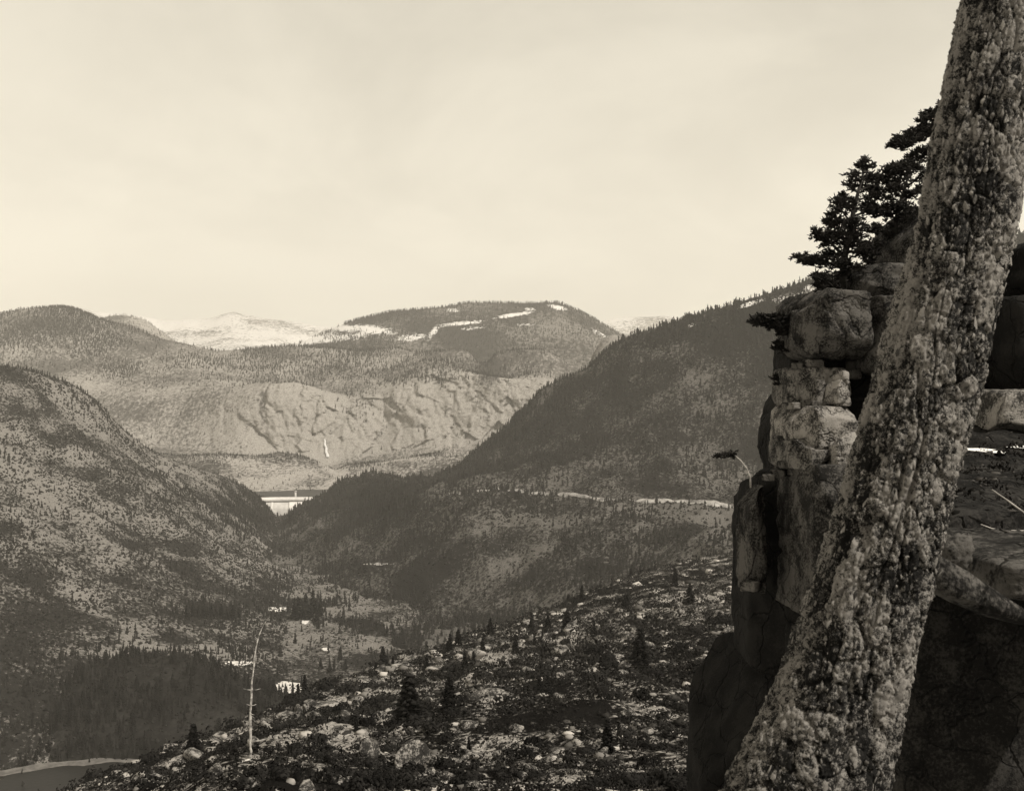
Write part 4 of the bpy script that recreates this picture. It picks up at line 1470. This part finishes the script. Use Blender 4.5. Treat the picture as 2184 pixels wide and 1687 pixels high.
R_('block', 1738, 1834, 916, 990, 28.0, 2.8, cliff, m_rock_pale, .05, 8, 17, .06, [((-.7, 0, .7), .62), ((0, -.7, .7), .85)], 30)
R_('block', 1686, 1850, 984, 1350, 27.8, 4.4, cliff, m_rock, .06, 9, 18, .045, [((-.9, -.1, .25), .84), ((-.2, -.9, .3), .86), (LF, .86)], 30)
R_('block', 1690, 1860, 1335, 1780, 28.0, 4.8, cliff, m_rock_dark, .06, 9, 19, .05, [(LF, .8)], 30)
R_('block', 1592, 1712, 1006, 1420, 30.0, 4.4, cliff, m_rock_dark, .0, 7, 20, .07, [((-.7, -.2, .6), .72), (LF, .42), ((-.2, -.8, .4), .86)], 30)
R_('block', 1584, 1622, 1030, 1260, 28.6, 1.3, cliff, m_rock, .1, 6, 31, .10, [((-.7, 0, .6), .62), ((.6, -.6, .1), .62)], 22)  # paler block puts the pillar's sunlit strip into the colour
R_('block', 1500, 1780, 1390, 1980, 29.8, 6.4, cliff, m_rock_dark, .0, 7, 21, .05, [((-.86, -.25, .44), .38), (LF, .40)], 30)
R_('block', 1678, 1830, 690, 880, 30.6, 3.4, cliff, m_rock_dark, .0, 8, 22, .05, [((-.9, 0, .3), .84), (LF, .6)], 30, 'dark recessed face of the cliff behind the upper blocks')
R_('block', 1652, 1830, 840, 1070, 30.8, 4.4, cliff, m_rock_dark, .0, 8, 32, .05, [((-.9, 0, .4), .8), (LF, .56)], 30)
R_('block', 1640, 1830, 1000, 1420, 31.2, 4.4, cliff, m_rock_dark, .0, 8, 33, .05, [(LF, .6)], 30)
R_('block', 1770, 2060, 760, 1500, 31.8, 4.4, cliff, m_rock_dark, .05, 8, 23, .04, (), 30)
R_('block', 1806, 1880, 905, 992, 28.4, 2.4, cliff, m_rock_mid, .1, 7, 24, .08, [((-.7, 0, .7), .75)], 22)
R_('block', 1876, 2030, 452, 660, 31.5, 3.4, cliff, m_rock, .1, 2.6, 25, .05, [((-.7, -.1, .65), .55)], 30, 'smooth rounded boulder at the top of the cliff beside the pines')
R_('block', 1806, 1940, 570, 655, 30.2, 2.6, cliff, m_rock, .1, 5, 26, .07, [((-.6, -.2, .7), .62)], 30)
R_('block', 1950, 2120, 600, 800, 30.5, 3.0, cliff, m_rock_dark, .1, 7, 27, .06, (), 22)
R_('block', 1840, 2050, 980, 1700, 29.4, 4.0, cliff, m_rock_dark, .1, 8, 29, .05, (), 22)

gch = np.random.default_rng(91)
for cx_, cy_ in [(1700, 782), (1730, 778), (1690, 866), (1720, 864), (1745, 866), (1676, 992), (1712, 992), (1760, 990), (1690, 1004), (1660, 1010), (1640, 1018), (1810, 800), (1820, 905), (1704, 1340), (1600, 1250)]:
    w_b = gch.uniform(9, 20)
    R_('chip', cx_ - w_b, cx_ + w_b, cy_ - w_b * .6, cy_ + w_b * .5, 27.6 + gch.uniform(0, .5), .5, cliff, m_rock_mid if gch.random() < .5 else m_rock, gch.uniform(-.6, .6), 6, int(cx_), .14, (), 14)

# ------------------------------------------------------------------ terrace right of the trunk
nx_, ny_ = 90, 110
gx, gy = np.meshgrid(np.linspace(3.3, 18.0, nx_), np.linspace(10.6, 31.0, ny_))
gz = -1.58 + .028 * (gy - 10) + .10 * np.clip(gy - 21, 0, 9) + .05 * np.clip(gx - 5, 0, 9)
edge = .372 * gy + .15 * noise2(gy * .7, gy * 0, 5)
gz = gz - 9 * np.clip((edge - gx) / .8, 0, 1.3) ** 1.3 + .10 * fbm2(gx * 1.1, gy * 1.1, 4, 111) + .03 * fbm2(gx * 5, gy * 5, 2, 113)
gz = gz - 7 * np.clip((12.6 - gy) / .5, 0, 1.2)
V = np.stack([gx, gy, gz], -1).reshape(-1, 3)
i_ = np.arange(ny_ - 1)[:, None] * nx_ + np.arange(nx_ - 1)[None]
Q = np.stack([i_, i_ + 1, i_ + nx_ + 1, i_ + nx_], -1).reshape(-1, 4)
m_terr = rock_mat('dark_litter_ground', 0.007, 0.030, 3.0, 0.66)  # dark ground, lowered further to put the hollow wall's shade into the colour
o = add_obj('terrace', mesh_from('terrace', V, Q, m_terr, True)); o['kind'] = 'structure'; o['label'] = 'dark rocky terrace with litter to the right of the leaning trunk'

ob = lambda px0, px1, py0, py1, d, th, mat, lab, **k: tag(rock_block('boulder', px0, px1, py0, py1, d, th, None, mat, **k), lab, 'boulder', 'rocks right of the trunk')
ob(2075, 2290, 832, 925, 24.0, 2.6, m_rock_pale, 'light granite slab right of the trunk above the white snow patch', seed=31, p=5, rough=.06)
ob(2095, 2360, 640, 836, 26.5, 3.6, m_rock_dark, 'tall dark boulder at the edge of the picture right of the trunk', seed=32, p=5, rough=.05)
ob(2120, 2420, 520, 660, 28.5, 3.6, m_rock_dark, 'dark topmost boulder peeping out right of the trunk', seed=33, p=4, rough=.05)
ob(1985, 2520, 1150, 1222, 11.6, 3.4, m_rock, 'flat rock shelf roofing the black hollow right of the trunk', seed=34, p=5, rough=.10, n=30)
ob(1985, 2062, 1130, 1215, 10.4, .5, m_rock, 'rough small rock against the right side of the trunk', seed=35, p=3.5, rough=.14, n=14)
t = MB()
lp = [W(px, py, d) for px, py, d in [(1975, 1215, 9.6), (2040, 1248, 9.7), (2110, 1288, 9.8), (2170, 1312, 9.9), (2260, 1340, 10.1), (2400, 1370, 10.5)]]
t.tube(lp, [.16, .15, .125, .075, .05, .03], 14)
tv = np.concatenate(t.v); tv += .028 * np.stack([fbm3(tv * 7, 3, 3), fbm3(tv * 7, 3, 5), fbm3(tv * 7, 3, 7)], 1)
tag(add_obj('fallen_log', mesh_from('fallen_log', tv, np.concatenate(t.f), m_rock)), 'rough weathered log slanting across the black hollow', 'log')

# snow remnant and little stones on the terrace
m_snow = plain_mat('old_snow', 0.82, 0.06, 3.0, w=0.4)


def flat_patch(px0, px1, py0, py1, d, n=14):
    V = [tuple(W((px0 + px1) / 2, (py0 + py1) / 2, d) + Vector((0, 0, .05)))]
    c = Vector(V[0])
    hx = (px1 - px0) / 2 / F * d
    for i in range(n):
        a = 6.283 * i / n
        k = 1 + .22 * math.sin(a * 3 + 1) + .1 * math.sin(a * 7)
        V.append((c.x + hx * k * math.cos(a), c.y + .9 * k * math.sin(a), c.z - .04))
    T = [(0, 1 + i, 1 + (i + 1) % n) for i in range(n)]
    return V, T


o = add_obj('snow_patch', mesh_from('snow_patch', *flat_patch(2060, 2135, 955, 968, 20.5), m_snow, True)); tag(o, 'bright snow patch right of the trunk, nearer the bark', 'snow patch')
o = add_obj('snow_patch', mesh_from('snow_patch', *flat_patch(2160, 2230, 950, 962, 21.0), m_snow, True)); tag(o, 'smaller bright snow patch at the picture edge right of the trunk', 'snow patch')
TERR = BVHTree.FromPolygons(np.stack([gx, gy, gz], -1).reshape(-1, 3).tolist(), Q.tolist())
g = np.random.default_rng(77)
pts, szs = [], []
for _ in range(900):
    x, y = g.uniform(4.0, 12), g.uniform(10, 27)
    loc, _n, _i, _d = TERR.ray_cast(Vector((x, y, 50)), Vector((0, 0, -1)), 100)
    if loc and loc.z > -3:
        pts.append(tuple(loc)); szs.append(.03 + .14 * g.random() ** 3)
merge('rubble', np.array(pts), RUBBLE, np.array(szs), 78, tint_mat('dull_stones', .06, skew=2.0), 'small stones scattered over the dark terrace right of the trunk', sink=.25)
g = np.random.default_rng(79)
pts, szs = [], []
for _ in range(700):
    x, y = g.uniform(4.0, 14), g.uniform(12.5, 29)
    if fbm2(np.array([x * .8]), np.array([y * .8]), 2, 9)[0] < -.15:
        continue
    loc, _n, _i, _d = TERR.ray_cast(Vector((x, y, 50)), Vector((0, 0, -1)), 100)
    if loc and loc.z > -3:
        pts.append(tuple(loc)); szs.append(.08 + .22 * g.random() ** 2)
merge('brush', np.array(pts), [shrub_mesh(600 + i, 16) for i in range(6)], np.array(szs), 80, m_brush, 'low dark scrub growing on the terrace right of the trunk')

# pale bare twigs
m_twig = plain_mat('pale_twig', 0.34, 0.3, 6.0)
for pts_, r, lab in [([(2116, 1044), (2150, 1068), (2200, 1105)], .012, 'upper pale bare twig reaching in from the picture edge'),
                     ([(2086, 1146), (2110, 1143), (2140, 1133), (2210, 1133)], .014, 'lower pale forked twig reaching in from the picture edge')]:
    t = MB(); t.tube([W(px, py, 12.5) for px, py in pts_], [r * .5, r * .8, r, r * 1.1][:len(pts_)], 6)
    e = add_obj('twig', t.mesh('twig', m_twig)); tag(e, lab, 'twig')
    if len(pts_) == 4:
        t = MB(); t.tube([W(2092, 1118, 12.4), W(2115, 1127, 12.45), W(2140, 1131, 12.5)], [.005, .008, .011], 6)
        add_obj('fork', t.mesh('fork', m_twig), e)

# ------------------------------------------------------------------ ledge under the camera and the foreground pine
nx_, ny_ = 60, 70
gx, gy = np.meshgrid(np.linspace(-7, 6.5, nx_), np.linspace(-9, 9.5, ny_))
gz = -1.72 - .062 * np.clip(gy - 1, 0, 20) ** 2 - .10 * np.clip(-gx - 1, 0, 9) ** 2 + .05 * fbm2(gx, gy, 3, 121) + .02 * np.clip(-gy, 0, 9)
V = np.stack([gx, gy, gz], -1).reshape(-1, 3)
i_ = np.arange(ny_ - 1)[:, None] * nx_ + np.arange(nx_ - 1)[None]
Q = np.stack([i_, i_ + 1, i_ + nx_ + 1, i_ + nx_], -1).reshape(-1, 4)
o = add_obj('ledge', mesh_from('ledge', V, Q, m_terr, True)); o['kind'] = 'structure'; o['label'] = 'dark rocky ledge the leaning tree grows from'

DT = 7.0
ax = np.array([(-1400, 2330, 70), (-400, 2222, 84), (0, 2150, 91), (210, 2106, 95), (420, 2069, 98), (600, 2030, 101), (800, 1978, 107), (960, 1938, 112), (1190, 1878, 118), (1370, 1827, 124), (1510, 1788, 137), (1687, 1728, 162), (1900, 1655, 205), (2160, 1560, 270)], float)


def trunk_axis(py):
    px = np.interp(py, ax[:, 0], ax[:, 1]); hw = np.interp(py, ax[:, 0], ax[:, 2])
    return (px - CX) / F * DT, (CY - py) / F * DT, hw / F * DT


pine = tag(empty('pine_tree', (1.40, DT, -3.95)), 'leaning pine trunk with flaky bark close to the camera', 'tree')
PB = Vector((1.40, DT, -3.95))
ns, nth = 820, 210
pys = np.linspace(2160, -420, ns)
axx, axz, axr = trunk_axis(pys)
axx, axz, axr = gsmooth(axx, 12), gsmooth(axz, 12), gsmooth(axr, 12)
tx, tz = np.gradient(axx), np.gradient(axz)
tl = np.hypot(tx, tz); tx, tz = tx / tl, tz / tl
th = np.concatenate([np.linspace(-.15, math.pi + .15, 170, endpoint=False), np.linspace(math.pi + .15, 2 * math.pi - .15, 40, endpoint=False)])
sarc = np.concatenate([[0], np.cumsum(np.hypot(np.diff(axx), np.diff(axz)))])
TH, SS = np.meshgrid(th, sarc)
RR = axr[:, None] * np.ones_like(TH)
u_ = TH / (2 * math.pi) * 74
u_ = u_ + .45 * fbm2(TH * 3, SS * 6, 3, 131)
v_ = SS * 24 + .45 * fbm2(TH * 4, SS * 5, 3, 133)
f1, f2, cid = cells2(u_, v_, 7)
hgt = np.clip((f2 - f1) * 3.0, 0, 1) * (.25 + .75 * cid) * .014
f1, f2, cid2 = cells2(u_ * 2.6, v_ * 2.8, 17)
hgt += np.clip((f2 - f1) * 2.6, 0, 1) * (.2 + .8 * cid2) * .005 + .004 * fbm2(TH * 22, SS * 40, 2, 135)
fis = 1 - np.abs(noise2(TH * 4.2 + .9 * fbm2(np.cos(TH) * 3, SS * 2.2, 2, 151), SS * 1.1, 153))
fis2 = 1 - np.abs(noise2(TH * 9 + .7 * fbm2(np.cos(TH) * 4, SS * 4, 2, 155), SS * 2.6, 157))
hgt -= .042 * np.clip((fis - .84) / .16, 0, 1) + .020 * np.clip((fis2 - .82) / .18, 0, 1)
big_f1, big_f2, big_id = cells2(u_ / 5.0, v_ / 4.2, 27)
hgt += .016 * big_id - .022 * np.clip(1 - (big_f2 - big_f1) * 7, 0, 1)
bulge = 1 + .05 * fbm2(np.cos(TH) * 1.5 + 3, SS * .8 + np.sin(TH), 2, 137) + .03 * fbm2(np.cos(TH) * 5, SS * 2.5 + 3 * np.sin(TH), 3, 139)
R2 = RR * bulge - .015 + hgt
# frame: side vector in the picture plane, depth vector towards the camera
sxv = np.stack([-tz, np.zeros(ns), tx], 1) * -1.0
P = np.zeros((ns, nth, 3))
P[:, :, 0] = axx[:, None] + R2 * np.cos(TH) * sxv[:, 0][:, None]
P[:, :, 1] = DT + R2 * np.sin(TH) * -1.0
P[:, :, 2] = axz[:, None] + R2 * np.cos(TH) * sxv[:, 2][:, None]
i_ = np.arange(ns - 1)[:, None] * nth + np.arange(nth)[None]
j_ = np.arange(ns - 1)[:, None] * nth + (np.arange(nth)[None] + 1) % nth
Q = np.stack([i_, j_, j_ + nth, i_ + nth], -1).reshape(-1, 4)
m_bark, nt_, b_ = new_mat('flaky_pine_bark')
v0 = objcoord(nt_)
n1 = noise_node(nt_, v0, 34.0, 5.0, .7); n2 = noise_node(nt_, v0, 110.0, 4.0, .7)
n0 = noise_node(nt_, objcoord(nt_, (1, 1, .5)), 3.2, 3.0, .6)
k_ = math_node(nt_, 'MULTIPLY_ADD', math_node(nt_, 'SUBTRACT', n2, .5), 1.1, n1)
k_ = math_node(nt_, 'MULTIPLY_ADD', math_node(nt_, 'SUBTRACT', attr(nt_, 'tint'), .5), .50, k_)
k_ = math_node(nt_, 'MULTIPLY_ADD', math_node(nt_, 'SUBTRACT', n0, .5), .95, k_)
nt_.links.new(mixc(nt_, ramp(nt_, k_, .40, .68), S(.009), S(.22)), b_.inputs['Base Color'])
bp = nt_.nodes.new('ShaderNodeBump'); bp.inputs['Strength'].default_value = .8; bp.inputs['Distance'].default_value = .008
nt_.links.new(n2, bp.inputs['Height']); nt_.links.new(bp.outputs[0], b_.inputs['Normal'])
me = mesh_from('trunk', P.reshape(-1, 3) - np.array(PB), Q, m_bark, False, {'tint': .5 * cid + .5 * big_id})
trunk = add_obj('trunk', me, pine)

# loose bark plates
def plate(seed):
    g = np.random.default_rng(seed)
    n = 7
    an = np.sort(g.random(n)) * 6.283
    rr = .75 + .35 * g.random(n)
    top = np.stack([rr * np.cos(an) * .8, rr * np.sin(an) * .8, np.full(n, .55) + .25 * g.normal(size=n)], 1)
    bot = np.stack([rr * np.cos(an), rr * np.sin(an), np.full(n, -.6)], 1)
    V = np.concatenate([bot, top, [[0, 0, .75]]])
    T = []
    for i in range(n):
        j = (i + 1) % n
        T += [(i, j, n + j), (i, n + j, n + i), (n + i, n + j, 2 * n)]
    return V, np.array(T)


PLATES = [plate(i) for i in range(10)]
m_plate, nt_, b_ = new_mat('bark_plate')
oi = nt_.nodes.new('ShaderNodeObjectInfo')
n2 = noise_node(nt_, objcoord(nt_), 1.6, 4.0, .7)
k_ = math_node(nt_, 'MULTIPLY_ADD', math_node(nt_, 'SUBTRACT', oi.outputs['Random'], .5), .5, n2)
nt_.links.new(mixc(nt_, ramp(nt_, k_, .3, .85), S(.02), S(.26)), b_.inputs['Base Color'])
m_plate_s = tint_mat('bark_flakes', .12)
PL_ME = [mesh_from('bark_plate', v, t, m_plate) for v, t in PLATES]
g = np.random.default_rng(5)
flk = MB(); flt = []
cnt = 0
cands = []
for _ in range(4200):
    i, j = int(g.integers(5, ns - 5)), int(g.integers(0, nth))
    a = th[j]
    p = P[i, j]
    nrm = Vector((math.cos(a) * sxv[i, 0], -math.sin(a), math.cos(a) * sxv[i, 2]))
    up = Vector((tx[i], 0, tz[i])); side = up.cross(nrm).normalized(); up = nrm.cross(side)
    w = .006 + .014 * g.random() ** 1.6; l = w * (1.1 + 1.4 * g.random()); h = .003 + .005 * g.random()
    py = CY - F * p[2] / p[1]
    front = math.sin(a) > .1 and -20 < py < 1700
    cands.append((w * l * (1 if front else 0), p, nrm, side, up, w, l, h))
cands.sort(key=lambda c: -c[0])
from mathutils import Matrix
for n_, (sc_, p, nrm, side, up, w, l, h) in enumerate(cands):
    tw = nrm + side * g.normal(0, .22) + up * g.normal(0, .22); tw.normalize()
    s2 = up.cross(tw).normalized(); u2 = tw.cross(s2)
    M = Matrix((s2 * w, u2 * l, tw * h)).transposed()
    if n_ < 290:
        o = bpy.data.objects.new('bark_plate', PL_ME[n_ % 10]); col.objects.link(o); o.parent = pine
        o.matrix_local = Matrix.Translation(Vector(p) - PB + nrm * .004) @ M.to_4x4()
    else:
        v, t = PLATES[n_ % 10]
        flk.add(v @ np.array(M).T + p - np.array(PB), t)
        flt.append(np.full(len(v), g.random()))
o = add_obj('bark_flakes', mesh_from('bark_flakes', np.concatenate(flk.v), np.concatenate(flk.f), m_plate_s, False, {'tint': np.concatenate(flt)}), pine)
o['kind'] = 'stuff'
up_pts = [Vector((float(axx[-1]), DT, float(axz[-1]) - .05)), Vector((3.75, 7.05, 5.4)), Vector((4.15, 7.1, 8.0)), Vector((4.4, 7.2, 11.0)), Vector((4.5, 7.2, 13.5))]
t = MB(); t.tube([p - PB for p in up_pts], [float(axr[-1]) * .98, .23, .17, .10, .02], 16)
add_obj('upper_trunk', t.mesh('upper_trunk', m_bark), pine)
# raised knots on the bark, the hole's shade put into their black colour
for kx, ky, kr_, lift in ((1973, 697, .036, .335), (2108, 243, .03, .30), (1992, 556, .042, .335), (2052, 180, .022, .33)):
    t = MB()
    t.tube([W(kx, ky, DT - lift), W(kx, ky, DT - lift + .03), W(kx + 1, ky, DT - .2)], [kr_ * .75, kr_, kr_], 9)
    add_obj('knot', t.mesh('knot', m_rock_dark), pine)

# ------------------------------------------------------------------ pines and sprigs on the cliff
m_needle = plain_mat('pine_needles', 0.022, 0.5, 1.5)
m_needle.use_backface_culling = False


def tuft(mb, c, s, g, n=9):
    V, T = [], []
    for k in range(n):
        d = g.normal(size=3); d /= np.linalg.norm(d); d[2] = d[2] * .7 + .25
        u = np.cross(d, g.normal(size=3)); u /= np.linalg.norm(u)
        l = s * (.7 + .6 * g.random()); w = s * (.13 + .1 * g.random())
        b = len(V)
        V += [c + u * w, c - u * w, c + d * l + u * w * .6, c + d * l - u * w * .6]
        T += [(b, b + 1, b + 2), (b + 1, b + 3, b + 2)]
    mb.add(V, T)


def bough(crown, wood, a, b, g, r=.03, ts=.13, spread=.22, dens=26, start=.3):
    a, b = Vector(a), Vector(b)
    L = (b - a).length
    midp = (a + b) / 2 + Vector((0, 0, .06 * L))
    wood.tube([a, midp, b], [r, r * .7, r * .25], 5, False)
    for k in range(max(3, int(dens * L))):
        t = start + (1 - start) * g.random() ** .8
        p = a.lerp(midp, t * 2) if t < .5 else midp.lerp(b, t * 2 - 1)
        sp = spread * (1.15 - .75 * t) * L ** .35
        p = np.array(p) + g.normal(0, 1, 3) * np.array((sp, sp * 1.2, sp * .62)) * .6
        tuft(crown, p, ts * (.7 + .5 * g.random()), g)


gq = np.random.default_rng(61)
wood, crown = MB(), MB()
for k in range(34):
    z_ = 6.6 + 6.8 * k / 34
    a_ = k * 2.4 + gq.normal(0, .2)
    x0_ = float(np.interp(z_, [p.z for p in up_pts], [p.x for p in up_pts]))
    r_ = 2.3 * (1 - (z_ - 6.2) / 8.2) + .3
    q0 = Vector((x0_, 7.1, z_)) - PB
    bough(crown, wood, q0, q0 + Vector((r_ * math.cos(a_), r_ * math.sin(a_), .25 * gq.normal() - .1)), gq, .04, .2, .3, 14)
add_obj('limbs', wood.mesh('limbs', m_barkdark), pine)
add_obj('crown', crown.mesh('crown', m_needle), pine)


def pine_from(name, label, trunk_pts, rad, boughs, d, seed, ts=.13, spread=.22, dens=26, group=None):
    g = np.random.default_rng(seed)
    b0 = W(*trunk_pts[0], d)
    e = tag(empty(name, b0), label, 'tree', group)
    wood, crown = MB(), MB()
    tp = [W(px, py, d) for px, py in trunk_pts]
    wood.tube([p - b0 for p in tp], rad, 7)
    for bx in boughs:
        s0, (qx, qy) = bx[0], bx[1]
        dd = bx[2] if len(bx) > 2 else g.normal(0, .5)
        k = s0 * (len(tp) - 1); i = min(int(k), len(tp) - 2)
        a = tp[i].lerp(tp[i + 1], k - i)
        bough(crown, wood, a - b0, W(qx, qy, d + dd) - b0, g, .035, ts, spread, dens)
    add_obj('trunk', wood.mesh('trunk', m_barkdark), e)
    add_obj('crown', crown.mesh('crown', m_needle), e)
    return e


DP = 30.0
pine_from('pine_tree', 'bushy dark pine with long level boughs at the cliff edge', [(1796, 632), (1800, 560), (1812, 490), (1828, 420), (1846, 352)], [.11, .10, .08, .05, .015],
          [(.05, (1742, 612)), (.08, (1735, 590), -.3), (.1, (1850, 585)), (.2, (1700, 551), -.2), (.22, (1712, 556), .2), (.24, (1760, 540), .6), (.28, (1738, 492), -.2), (.3, (1750, 505), .4), (.32, (1870, 540)), (.36, (1885, 520)), (.4, (1765, 500), -.8), (.42, (1860, 560), -.8), (.45, (1762, 470)), (.5, (1880, 490)),
           (.5, (1772, 455), .4), (.55, (1776, 430)), (.6, (1880, 450)), (.62, (1790, 425), -.6), (.65, (1870, 440), .6), (.7, (1790, 420), .5), (.72, (1875, 420)), (.78, (1806, 392)), (.8, (1870, 400), .4), (.86, (1815, 372)), (.88, (1862, 380)), (.94, (1832, 350)), (.97, (1858, 356)), (1.0, (1846, 342)),
           (.3, (1830, 500), -1), (.2, (1790, 560), -1), (.4, (1820, 470), -1), (.15, (1830, 570), -.9)], DP, 1, .11, .30, 58, 'pines on the cliff')
pine_from('pine_tree', 'rounded dark pine half hidden behind the leaning trunk', [(1905, 520), (1912, 470), (1925, 420), (1938, 372)], [.10, .08, .06, .02],
          [(.2, (1865, 490)), (.2, (1965, 480)), (.35, (1868, 450)), (.4, (1985, 440)), (.5, (1872, 410)), (.5, (1920, 440), -1), (.6, (1990, 400)), (.65, (1870, 380)), (.7, (1905, 400), -.8), (.75, (1885, 360)), (.8, (1985, 370)), (.85, (1900, 352)), (.9, (1960, 352)), (1, (1938, 352)), (.95, (1915, 356)), (.4, (1950, 460), -1), (.1, (1885, 505)), (.3, (1890, 440), -.6), (.55, (1955, 410), -.8)], DP + 1.2, 2, .11, .34, 56, 'pines on the cliff')
pine_from('pine_tree', 'tall thin pine whose sparse boughs reach left behind the leaning trunk', [(2030, 600), (2034, 420), (2038, 300), (2040, 205)], [.13, .10, .06, .008],
          [(.62, (1922, 352), .3), (.66, (1935, 338)), (.74, (1892, 312)), (.76, (1905, 300), .4), (.78, (1918, 318), -.4), (.82, (1930, 290)), (.9, (1958, 262)), (.95, (1968, 248)), (.9, (2090, 280)), (.75, (2100, 330)), (.6, (2110, 380)), (1, (2042, 190)), (.97, (2028, 200)), (.97, (2056, 204)), (.93, (2012, 222)), (.93, (2074, 232)), (.88, (2096, 262), .4), (.84, (1985, 276), -.6), (.84, (2104, 300), -.5), (.7, (2120, 345), .5), (.66, (1990, 345), .8), (.55, (2000, 400), .6), (.55, (2090, 410), -.6), (.8, (2036, 290), -1.2), (.7, (2040, 330), 1.2)], DP + 2.5, 3, .12, .2, 46, 'pines on the cliff')


def sprig(name, label, root, tips, d, seed, ts=.11, spread=.16, dens=40, start=.2):
    g = np.random.default_rng(seed)
    b0 = W(*root, d)
    e = tag(empty(name, b0), label, 'shrub')
    wood, crown = MB(), MB()
    for q in tips:
        bough(crown, wood, Vector((0, 0, 0)), W(*q, d + g.normal(0, .15)) - b0, g, .02, ts, spread, dens, start)
    add_obj('stem', wood.mesh('stem', m_barkdark), e)
    add_obj('crown', crown.mesh('crown', m_needle), e)


sprig('shrub', 'long dark pine bough jutting from the cliff over the valley', (1712, 708), [(1602, 686), (1618, 680), (1650, 676), (1660, 712), (1680, 690), (1690, 720), (1630, 690), (1645, 698)], 28.6, 11, .15, .2, 60)
sprig('shrub', 'small dark tuft on the cliff edge below the jutting bough', (1690, 752), [(1648, 742), (1655, 730), (1670, 735)], 29.0, 12, .10, .14)
sprig('shrub', 'lowest tiny dark tuft on the cliff edge', (1672, 815), [(1643, 808), (1650, 800), (1652, 820)], 29.0, 13, .08, .10)
sprig('shrub', 'dark low shrub on top of the cliff beside the bushy pine', (1790, 625), [(1735, 606), (1750, 590), (1745, 622), (1770, 600)], 28.4, 14)
g = np.random.default_rng(15)
b0 = W(1601, 1040, 27.2)
e = tag(empty('sapling', b0), 'bent little sapling leaning out from the cliff over the valley', 'sapling')
wood, crown = MB(), MB()
pp = [W(px, py, 27.2) - b0 for px, py in [(1601, 1040), (1600, 1018), (1592, 998), (1580, 982), (1566, 970), (1545, 972), (1528, 973)]]
wood.tube(pp, [.024, .022, .02, .018, .015, .01, .006], 6)
add_obj('stem', wood.mesh('stem', plain_mat('sapling_bark', 0.26, 0.4, 6.0)), e)
for k in range(80):
    q = pp[4].lerp(pp[6], g.random()) if k > 22 else pp[4] + Vector((g.normal(0, .06) - .06, g.normal(0, .08), g.normal(0, .05)))
    tuft(crown, np.array(q) + g.normal(0, .03, 3), .075, g, 7)
add_obj('crown', crown.mesh('crown', m_needle), e)

# ------------------------------------------------------------------ haze
haze_mat = bpy.data.materials.new('valley_haze')
haze_mat.use_nodes = True
hn = haze_mat.node_tree
hn.nodes.remove(hn.nodes['Principled BSDF'])
pv = hn.nodes.new('ShaderNodeVolumePrincipled')
pv.inputs['Color'].default_value = (1.0, 0.95, 0.86, 1)
pv.inputs['Density'].default_value = 3.2e-5
pv.inputs['Anisotropy'].default_value = 0.0
hn.links.new(pv.outputs[0], hn.nodes['Material Output'].inputs['Volume'])
mb = MB(); mb.box((-26000, -3000, -620), (26000, 27000, 2300))
haze = add_obj('haze', mb.mesh('haze', haze_mat))
haze['kind'] = 'stuff'; haze['label'] = 'pale haze filling the valley air'
